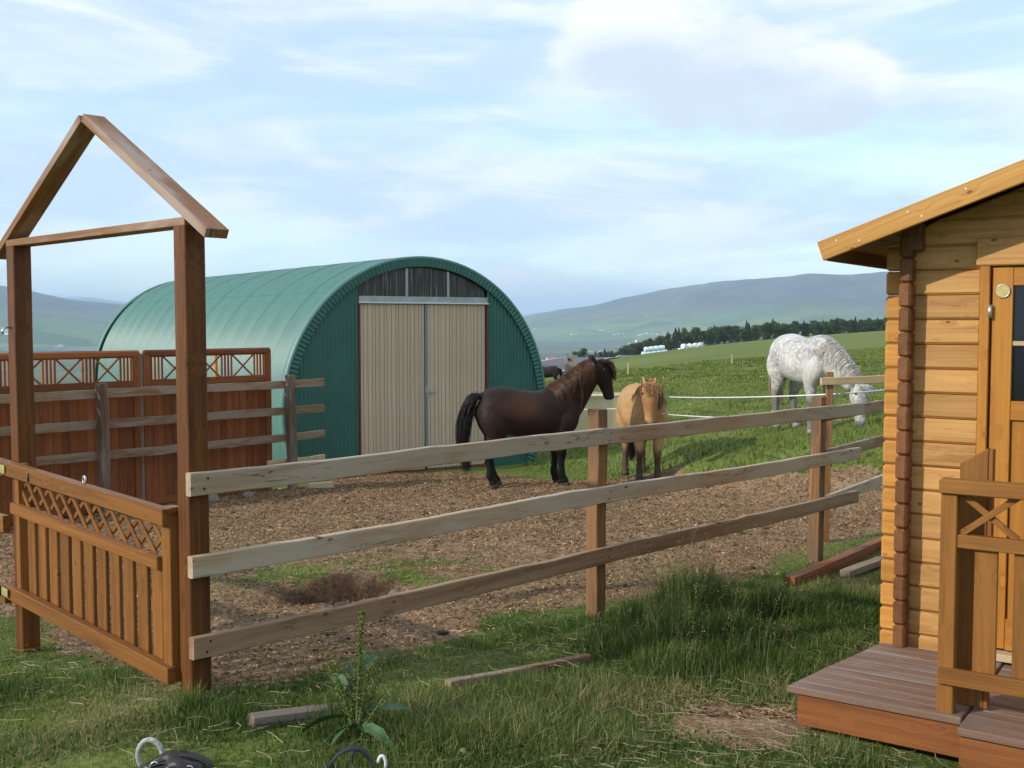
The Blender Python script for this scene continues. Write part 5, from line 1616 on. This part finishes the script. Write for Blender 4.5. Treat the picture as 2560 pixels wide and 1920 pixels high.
hgt *= 1-.45*sstep(4.3, 4.05, Y)
dkd = -poly_sd(X, Y, deck_poly); hgt *= .5+.5*sstep(.05, .35, dkd)
shift = .22*strip_+.18*inner-.10*messy*(pat < 0)+.12*messy*(pat2 > .12)
o = link('lawn_grass', blades('lawn_grass', X, Y, hgt, .0034+.0012*(Y/6), .7, 7, shift=shift), M['lawn']); tag(o, 'short green and straw-flecked lawn grass along the fence', 'grass', None, 'stuff')
# sparse growth on the trodden paddock
X, Y = scatter(120000, -5, 5, 5.0, 17, rg, 1.0)
d = dirt_mask(X, Y); pn = fbm(X*.9, Y*.9, 88, 4)
keep = (rg.uniform(size=len(X)) < np.clip((pn-.06)*2.2+.35*np.exp(-((X+1.2)/1.6)**2-((Y-8.6)/1.0)**2), 0, .6)) & (hole_mask(X, Y) < .05) & (d > .3)
X, Y = X[keep], Y[keep]
o = link('paddock_grass', blades('paddock_grass', X, Y, rg.uniform(.015, .04, len(X)), .006, .6, 8, 1), M['lawn']); tag(o, 'sparse short grass sprouting in the trampled paddock', 'grass', None, 'stuff')
# tall tussocks between the fence post and the cabin
def tuft(cx, cy, n, spread, h0, h1, rg):
    a = rg.normal(0, spread, (n, 2)); r_ = np.hypot(a[:, 0], a[:, 1])
    return cx+a[:, 0], cy+a[:, 1], rg.uniform(h0, h1, n)*np.clip(1.1-r_/(spread*3), .4, 1)
TX, TY, TH = [], [], []
tufts = [(.74, 6.28, 1300, .11, .14, .34), (1.02, 6.55, 2000, .13, .22, .52), (1.22, 6.72, 1700, .13, .18, .50), (1.66, 6.85, 900, .12, .12, .34), (.95, 6.1, 1500, .14, .14, .36), (1.25, 6.15, 1200, .15, .12, .30), (.62, 5.9, 900, .16, .10, .22), (.85, 5.55, 1300, .16, .12, .26), (1.15, 5.75, 1000, .2, .10, .24),
         (1.75, 6.4, 700, .2, .05, .12), (2.1, 6.9, 900, .26, .04, .10), (2.3, 7.6, 900, .22, .04, .10), (1.55, 5.9, 600, .18, .04, .10), (-1.36, 4.55, 700, .07, .08, .20), (-1.18, 4.45, 600, .09, .06, .16), (-.65, 4.55, 900, .14, .08, .20), (-.35, 4.65, 900, .16, .07, .18), (.1, 4.9, 1200, .22, .07, .17), (.45, 5.1, 1100, .18, .08, .19),
         (-.1, 4.45, 900, .2, .06, .14), (.4, 4.5, 1000, .22, .05, .13), (1.35, 4.35, 900, .16, .05, .13), (1.7, 4.12, 800, .14, .05, .12), (-2.35, 5.0, 700, .16, .05, .12), (-2.0, 4.3, 600, .18, .05, .10), (-1.9, 5.2, 500, .14, .04, .09)]
for tdef in tufts:
    a = tuft(*tdef, rg); TX.append(a[0]); TY.append(a[1]); TH.append(a[2])
X = np.concatenate(TX); Y = np.concatenate(TY); Hh = np.concatenate(TH)
k_ = free(X, Y); X, Y, Hh = X[k_], Y[k_], Hh[k_]
o = link('tall_grass', blades('tall_grass', X, Y, Hh, .0042, .30, 17, 2, 0, .35), M['tall']); tag(o, 'long dark green grass tussocks between the fence and the cabin', 'grass', None, 'stuff')
# seed heads over the tussocks
rs = np.random.default_rng(77)
P = []; paths = []
for (cx, cy, n, sp, h0, h1) in tufts[:9]:
    for i in range(9):
        x, y = cx+rs.normal(0, sp), cy+rs.normal(0, sp)
        z = gz(x, y); h = h1*rs.uniform(1.0, 1.35); lx, ly = rs.normal(0, .12, 2)*h
        pts = [np.array([x, y, z])+np.array([lx*t*t, ly*t*t, h*t]) for t in (0, .35, .7, 1)]
        paths.append(pts)
        for q in range(22):
            t = rs.uniform(.72, 1.03); P.append(np.array([x, y, z])+np.array([lx*t*t, ly*t*t, h*t])+rs.normal(0, .012, 3)*(1.2-abs(t-.85)*2))
o = link('seed_grass', strands(np.array(paths), .0011, .6), M['tall'])
attr(o.data, 'var', rs.uniform(.7, 1, len(o.data.vertices)))
tag(o, 'fine stalks standing above the long grass tussocks', 'grass', None, 'stuff')
V, Q = quads_at(np.array(P), np.full(len(P), .0034), rs)
me = tri_mesh('seed_heads', V, Q); attr(me, 'var', np.repeat(rs.uniform(0, .7, len(P)), 4))
o = link('grass_seed_heads', me, M['straw']); tag(o, 'wispy pale seed heads over the long grass tussocks', 'grass', None, 'stuff')
# straw wisps
def wisps(n, x0, x1, y0, y1, seed, l0, l1, r0, cond=None):
    rg = np.random.default_rng(seed)
    X = rg.uniform(x0, x1, n); Y = rg.uniform(y0, y1, n)
    if cond is not None:
        k = cond(X, Y, rg); X, Y = X[k], Y[k]
    n = len(X); th = rg.uniform(0, 6.283, n); ln = rg.uniform(l0, l1, n); cv = rg.normal(0, .35, n)
    paths = []; zl_ = rg.uniform(.008, .045, n)
    for t in (-.5, -.2, .15, .5):
        a = th+cv*t*2
        x = X+np.cos(a)*ln*t; y = Y+np.sin(a)*ln*t
        paths.append(np.stack([x, y, ground(x, y)+zl_+.012*rg.uniform(size=n)], -1))
    me = strands(np.stack(paths, 1), r0, .5); attr(me, 'var', np.repeat(rg.uniform(0, 1, n), 12))
    return me
me = wisps(5200, -2.8, 2.2, 3.4, 6.4, 31, .04, .20, .0017, lambda X, Y, rg: free(X, Y) & (rg.uniform(size=len(X)) < .22+.6*np.exp(-((X-.9)**2+(Y-4.6)**2)/.5)))
o = link('straw_wisps', me, M['straw']); tag(o, 'loose dry straw stalks strewn over the near grass', 'straw', None, 'stuff')
# wood chips over the paddock
X, Y = scatter(240000, -6.5, 6, 4.9, 19.5, rg, 1.35)
d = dirt_mask(X, Y)
keep = (rg.uniform(size=len(X)) < d*.95) & (np.abs(X) < .55*Y+.5) & (rg.uniform(size=len(X)) > hole_mask(X, Y)*1.6) & free(X, Y)
X, Y = X[keep], Y[keep]
n = len(X)
P = np.stack([X, Y, ground(X, Y)+.006], -1)
a = rg.normal(size=(n, 3)); a[:, 2] *= .35; a /= np.linalg.norm(a, axis=1, keepdims=True)
b_ = np.cross(a, np.array([0, 0, 1.0])+rg.normal(0, .35, (n, 3))); b_ /= np.linalg.norm(b_, axis=1, keepdims=True)
sz = (.006+.011*rg.uniform(size=n)**3+.0006*Y)[:, None]
V = np.stack([P-a*sz-b_*sz*.32, P+a*sz-b_*sz*.25, P+a*sz*.9+b_*sz*.3, P-a*sz*.95+b_*sz*.28], 1).reshape(-1, 3)
me = tri_mesh('chips', V, np.arange(4*n).reshape(-1, 4)); attr(me, 'var', np.repeat(np.clip(rg.beta(1.6, 2.4, n), 0, 1), 4))
o = link('wood_chips', me, M['chip']); tag(o, 'reddish brown wood chips covering the trampled paddock', 'wood chips', None, 'stuff')
# trodden clods and droppings
rc = np.random.default_rng(404)
CX = rc.uniform(-4, 4.5, 420); CY = rc.uniform(5.2, 16.5, 420)
kk = (dirt_mask(CX, CY) > .6) & (hole_mask(CX, CY) < .1)
CX, CY = CX[kk], CY[kk]
bm = bmesh.new(); bmesh.ops.create_icosphere(bm, subdivisions=1, radius=1.0)
bm.verts.ensure_lookup_table(); bm.verts.index_update()
IV = np.array([v_.co[:] for v_ in bm.verts]); IT = np.array([[v_.index for v_ in f_.verts] for f_ in bm.faces]); bm.free()
nC = len(CX); szc = (.010+.030*rc.uniform(size=nC)**3)
V = (IV[None]*(1+rc.normal(0, .16, (nC, len(IV), 1)))*np.array([[1.25, 1.0, .55]]))*szc[:, None, None]
V = V+np.stack([CX, CY, ground(CX, CY)+szc*.2], -1)[:, None]
M['clod'] = plain('dark_clod', (.075, .05, .03), .95, 0, .4, 30, .4)
o = link('earth_clods', tri_mesh('clods', V.reshape(-1, 3), (IT[None]+np.arange(nC)[:, None, None]*len(IV)).reshape(-1, 3)), M['clod']); tag(o, 'dark clods and crumbs scattered on the trampled paddock', 'clods', None, 'stuff')
# low broad-leaved weeds in the rough grass
WX = rc.uniform(-2.6, 2.0, 26000); WY = rc.uniform(3.4, 7.2, 26000)
wn = fbm(WX*2.1, WY*2.1, 123, 3)
kk = (dirt_mask(WX, WY) < .25) & (wn > .10) & free(WX, WY) & (((WX+1.4)*FF.v.x+(WY-4.73)*FF.v.y) < -.03)
WX, WY = WX[kk], WY[kk]
P = np.stack([WX, WY, ground(WX, WY)+rc.uniform(.015, .055, len(WX))], -1)
V, Q = quads_at(P, rc.uniform(.006, .015, len(P)), rc, -.2)
me = tri_mesh('weeds', V, Q); attr(me, 'var', np.repeat(np.clip(rc.normal(.35, .2, len(P)), 0, 1), 4))
o = link('low_weeds', me, M['tall']); tag(o, 'low broad-leaved weeds and clover among the near grass', 'weeds', None, 'stuff')
# rough meadow beyond the fence
X, Y = scatter(170000, -1, 34, 13.0, 80, rg, 2.0)
keep = (X < .40*Y+2.5) & (X > .02*Y-.2) & (dirt_mask(X, Y) < .4)
bu = (X-B.o.x)*B.u.x+(Y-B.o.y)*B.u.y; bv_ = (X-B.o.x)*B.v.x+(Y-B.o.y)*B.v.y
keep &= ~((bu > CS-RB-.1) & (bu < CS+RB+.1) & (bv_ > -.1))
X, Y = X[keep], Y[keep]
hh = .62*(.05+.06*rg.uniform(size=len(X)))*(1+.9*np.clip(fbm(X*.5, Y*.35, 91, 3), -.3, 1))*(1+Y/60)
o = link('meadow_grass', blades('meadow_grass', X, Y, hh, .008+.0009*Y, .5, 23, 1), M['meadow']); tag(o, 'rough green meadow grass where the grey horse grazes', 'grass', None, 'stuff')
# meadow flowers
M['flower'] = plain('buttercup', (.62, .50, .05), .6, 0, .1, 5)
M['flowerw'] = plain('white_clover', (.62, .62, .52), .6, 0, .1, 5)
for nm, mt, nn, sd_, lab in (('buttercups', 'flower', 1500, 5, 'yellow buttercups dotted through the rough meadow'), ('white_clover', 'flowerw', 700, 6, 'white clover heads dotted through the rough meadow')):
    r2_ = np.random.default_rng(sd_)
    X, Y = scatter(nn, 0, 30, 17.5, 78, r2_, 1.6)
    k = (X < .40*Y+2) & (X > .05*Y+.4) & (fbm(X*.2, Y*.13, 71, 3) > -.05)
    X, Y = X[k], Y[k]
    P = np.stack([X, Y, ground(X, Y)+.10+.10*r2_.uniform(size=len(X))], -1)
    V, Q = quads_at(P, np.full(len(P), .010)+.0004*Y, r2_, .5)
    o = link(nm, tri_mesh(nm, V, Q), M[mt]); tag(o, lab, 'flowers', None, 'stuff')

# ------------------------------------------------------------------ timbers lying in the grass
def lying(name, a, b_, wd, t_, mat, label, cat, lift=.03, seed=0):
    z0 = gz(*a)+lift; z1 = gz(*b_)+lift
    o = plank(name, None, mat, (a[0], a[1], z0), (b_[0], b_[1], z1), wd, t_, (0, 0, 1), 12, .006, seed)
    tag(o, label, cat); return o
lying('edging_timber', (-.30, 5.05), (.40, 5.68), .05, .045, M['rail_old'], 'weathered edging timber half sunk in grass before the fence', 'timber', .018, 401)
lying('timber_beam', (1.96, 7.68), (3.2, 9.35), .085, .08, M['fascia'], 'dark red-brown beam lying in grass by the cabin corner', 'timber', .03, 402)
lying('timber_beam', (2.45, 8.0), (3.4, 9.05), .05, .08, M['rail_old'], 'greyer low beam lying just inside the red-brown beam', 'timber', .03, 403)
def log_piece(a, b_, rad, label, mat):
    a = Vector((a[0], a[1], gz(*a)+rad*.5)); b_ = Vector((b_[0], b_[1], gz(*b_)+rad*.3))
    l, m = axes(a, b_, (0, 0, 1))
    rg_ = np.random.default_rng(int(rad*9999))
    n = 14; prof = [(-.5, .86), (-.49, .97), (-.2, 1.0), (.15, .98), (.49, .96), (.5, .86)]
    V = []; F = []
    bumpy = 1+rg_.normal(0, .09, n)
    for (x, r_) in prof:
        for k in range(n):
            th = 2*math.pi*k/n; V.append((x*l, rad*r_*bumpy[k]*math.cos(th), rad*r_*bumpy[k]*math.sin(th)))
    for i in range(len(prof)-1):
        for k in range(n): F.append((i*n+k, i*n+(k+1) % n, (i+1)*n+(k+1) % n, (i+1)*n+k))
    F.append(tuple(range(n-1, -1, -1))); F.append(tuple((len(prof)-1)*n+k for k in range(n)))
    o = link('log_piece', mesh('log_piece', V, F), mat, None, m); tag(o, label, 'log'); return o
log_piece((-1.07, 4.40), (-.72, 4.62), .045, 'short grey round log lying beside the dock plant', M['bark'])
log_piece((.02, 4.70), (.20, 4.92), .028, 'small brown peeled stick end poking from grass before the edging', M['rail_old'])
def rock(x, y, r_, label, seed, mat=None):
    rg_ = np.random.default_rng(seed)
    bm = bmesh.new(); bmesh.ops.create_icosphere(bm, subdivisions=2, radius=r_)
    for v_ in bm.verts: v_.co = Vector((v_.co.x*1.3, v_.co.y, v_.co.z*.75))*(1+rg_.normal(0, .07))
    me = bpy.data.meshes.new('stone'); bm.to_mesh(me); bm.free()
    o = link('stone', me, mat or M['concrete'], None, Matrix.Translation((x, y, gz(x, y)+r_*.15)) @ Matrix.Rotation(rg_.uniform(0, 6), 4, 'Z')); tag(o, label, 'stone'); return o
rock(-.80, 7.45, .055, 'pale stone at the rim of the dug hollow', 1, M['bark'])
rock(-4.15, 15.0, .13, 'grey stone at the foot of the red fence', 2)
rock(-3.75, 15.5, .09, 'smaller grey stone below the red fence, toward the barn', 3)

# ------------------------------------------------------------------ dock plant
dx_, dy_ = -.615, 4.26
dz_ = gz(dx_, dy_)
dock = root('dock_plant', (dx_, dy_, dz_), 'tall seeding dock plant with broad leaves before the fence', 'plant')
M['dockstem'] = plain('dock_stem', (.10, .13, .035), .6, 0, .2, 20)
M['dockleaf'] = plain('dock_leaf', (.045, .105, .030), .5, 0, .3, 18)
M['dockseed'] = leafmat('dock_seed', (.075, .105, .020), (.17, .19, .038))
rd_ = np.random.default_rng(13)
for (tx0, ty0, hh, n_) in ((.03, -.02, .55, 1100), (-.115, .02, .37, 650), (.10, .05, .30, 260), (.0, .05, .36, 420), (.16, 0.0, .27, 260), (-.04, .03, .30, 300), (.06, -.03, .34, 380)):
    pts = [Vector((dx_+tx0*t**1.4, dy_+ty0*t**1.4, dz_-.02+hh*t)) for t in np.linspace(0, 1, 9)]
    V, F = tube(pts, list(np.linspace(.008, .003, 9)), 7)
    link('stem', mesh('stem', V, F, True), M['dockstem'], dock)
    t = rd_.uniform(.36, 1.02, n_); whorl = np.round(t*26)/26+rd_.normal(0, .006, n_)
    P = np.stack([dx_+tx0*whorl**1.4, dy_+ty0*whorl**1.4, dz_-.02+hh*whorl], -1)+rd_.normal(0, .0105, (n_, 3))*np.array([1.1, 1.1, .6])*(1.5-whorl)[:, None]
    V, Q = quads_at(P, np.full(n_, .0052), rd_)
    me = tri_mesh('seed_head', V, Q); attr(me, 'var', np.repeat(rd_.uniform(0, 1, n_), 4))
    tag(link('seed_head', me, M['dockseed'], dock), kind='stuff')
def leaf(base, ang, ln, wd, rise, droop, twist=0.0):
    V = []; F = []
    n = 9
    d_ = Vector((math.cos(ang), math.sin(ang), 0)); s_ = Vector((-d_.y, d_.x, 0))
    for i in range(n):
        t = i/(n-1)
        c = Vector(base)+d_*(ln*t)+Vector((0, 0, rise*t-droop*t*t))
        w_ = wd*math.sin(math.pi*min(1, t*.92+.06))**.8*(1+.12*math.sin(t*23))
        for k, q in enumerate((-1, -.5, 0, .5, 1)):
            V.append(c+(s_*math.cos(twist)+Vector((0, 0, math.sin(twist))))*q*w_+Vector((0, 0, .25*abs(q)*w_+.06*w_*math.sin(i*2.3+k))))
    for i in range(n-1):
        for k in range(4): F.append((i*5+k, i*5+k+1, i*5+k+6, i*5+k+5))
    return mesh('leaf', V, F, True)
for (hz_, an, ln, wd, ri, dr, tw) in ((.10, 3.0, .24, .034, .05, .13, .5), (.13, .25, .22, .022, .05, .06, .4), (.22, 1.9, .15, .026, .13, .06, .9), (.18, 2.4, .16, .026, .11, .05, -.7), (.07, -.6, .20, .024, .05, .10, .6), (.08, -2.2, .14, .022, .05, .10, .4), (.26, .9, .12, .018, .10, .03, .9), (.07, 3.7, .16, .024, .04, .10, .5), (.3, 2.6, .10, .016, .07, .02, .7), (.33, .4, .08, .014, .05, .03, .8), (.38, 2.9, .07, .012, .05, .02, .8)):
    link('leaf', leaf((dx_, dy_, dz_+hz_), an, ln, wd, ri, dr, tw), M['dockleaf'], dock)

# ------------------------------------------------------------------ tack lying in the grass
def strap(pts, wd, th=.004, nrm=None):
    P = [Vector(p) for p in pts]; V = []; F = []
    for i, p in enumerate(P):
        t = (P[min(i+1, len(P)-1)]-P[max(i-1, 0)]).normalized()
        s_ = Vector(nrm) if nrm is not None else t.cross(Vector((0, 0, 1)))
        s_ = (s_-t*s_.dot(t)).normalized(); u_ = t.cross(s_)
        for (a, b__) in ((-.5, -.5), (.5, -.5), (.5, .5), (-.5, .5)): V.append(p+s_*a*wd+u_*b__*th)
    for i in range(len(P)-1):
        for k in range(4): F.append((i*4+k, i*4+(k+1) % 4, (i+1)*4+(k+1) % 4, (i+1)*4+k))
    F += [(3, 2, 1, 0), tuple(len(V)-4+k for k in range(4))]
    me = mesh('strap', V, F, True)
    bm = bmesh.new(); bm.from_mesh(me); bmesh.ops.recalc_face_normals(bm, faces=bm.faces); bm.to_mesh(me); bm.free()
    return me
hx_, hy_ = -1.235, 3.93
hz_ = gz(hx_, hy_)
hal = root('bridle_bundle', (hx_, hy_, hz_), 'dark leather bridle bundle with a pale rope loop in the grass', 'bridle')
V, F = tube([(hx_-.085+.045*math.cos(a)-.01, hy_+.03, hz_+.06+.060*math.sin(a)) for a in np.linspace(-.6, 3.9, 20)], .010, 8)
link('rope_loop', mesh('rope_loop', V, F, True), M['rope'], hal)
for k, (ox, oy, r0_, tl) in enumerate(((.0, -.03, .085, .5), (.02, .0, .10, .1), (.03, .03, .085, -.5), (-.01, -.06, .07, .9))):
    pts = [(hx_+ox+r0_*math.cos(a)*1.2, hy_+oy+tl*.05*math.sin(a), hz_+.015+r0_*.62*max(0, math.sin(a))) for a in np.linspace(-.15, 3.3, 16)]
    link('leather_strap', strap(pts, .032, .006, (tl*.4, 1, .2)), M['leather'], hal)
bm = bmesh.new(); bmesh.ops.create_icosphere(bm, subdivisions=4, radius=.095)
rg_ = np.random.default_rng(3)
for v_ in bm.verts:
    q = v_.co
    v_.co = Vector((q.x*1.15, q.y*.8, q.z*.55))*(1+.16*math.sin(q.x*55+q.z*30+q.y*18)+.10*math.sin(q.y*70-q.x*33))
me = bpy.data.meshes.new('noseband_pad'); bm.to_mesh(me); bm.free(); me.polygons.foreach_set('use_smooth', [True]*len(me.polygons))
link('noseband_pad', me, M['leather'], hal, Matrix.Translation((hx_+.02, hy_, hz_+.025)))
V, F = tube([(hx_-.045+.018*math.cos(a), hy_-.07, hz_+.055+.022*math.sin(a)) for a in np.linspace(1.0, 4.6, 12)], .0035, 6, False)
link('bit_ring', mesh('bit_ring', V, F, True), M['zinc'], hal)
V, F = tube([(hx_+.075+.012*math.cos(a), hy_-.06, hz_+.05+.009*math.sin(a)) for a in np.linspace(0, 6.283, 13)], .0025, 6, False)
link('buckle', mesh('buckle', V, F, True), M['zinc'], hal)
sx_, sy_ = -.585, 3.90
sz_ = gz(sx_, sy_)
gir = root('webbing_strap', (sx_, sy_, sz_), 'looped blue-black webbing strap with a white clip in the grass', 'strap')
link('loop', strap([(sx_+.075*math.cos(a), sy_+.02*math.sin(a*2), sz_+.012+.085*math.sin(a)) for a in np.linspace(-.1, 3.25, 20)], .032, .006, (0, 1, 0)), M['webbing'], gir)
link('tail_end', strap([(sx_-.06-.13*t, sy_+.01-.03*t, sz_+.03-.012*t) for t in np.linspace(0, 1, 8)], .032, .006), M['webbing'], gir)
link('inner_band', strap([(sx_+.012*t, sy_-.01, sz_+.01+.085*t) for t in np.linspace(0, 1, 6)], .03, .006, (0, 1, 0)), M['webbing'], gir)
V, F = tube([(sx_+.115+.014*math.cos(a), sy_-.01, sz_+.045+.030*math.sin(a)) for a in np.linspace(-2.4, 3.0, 18)], .006, 7)
link('clip', mesh('clip', V, F, True), M['white_paint'], gir)
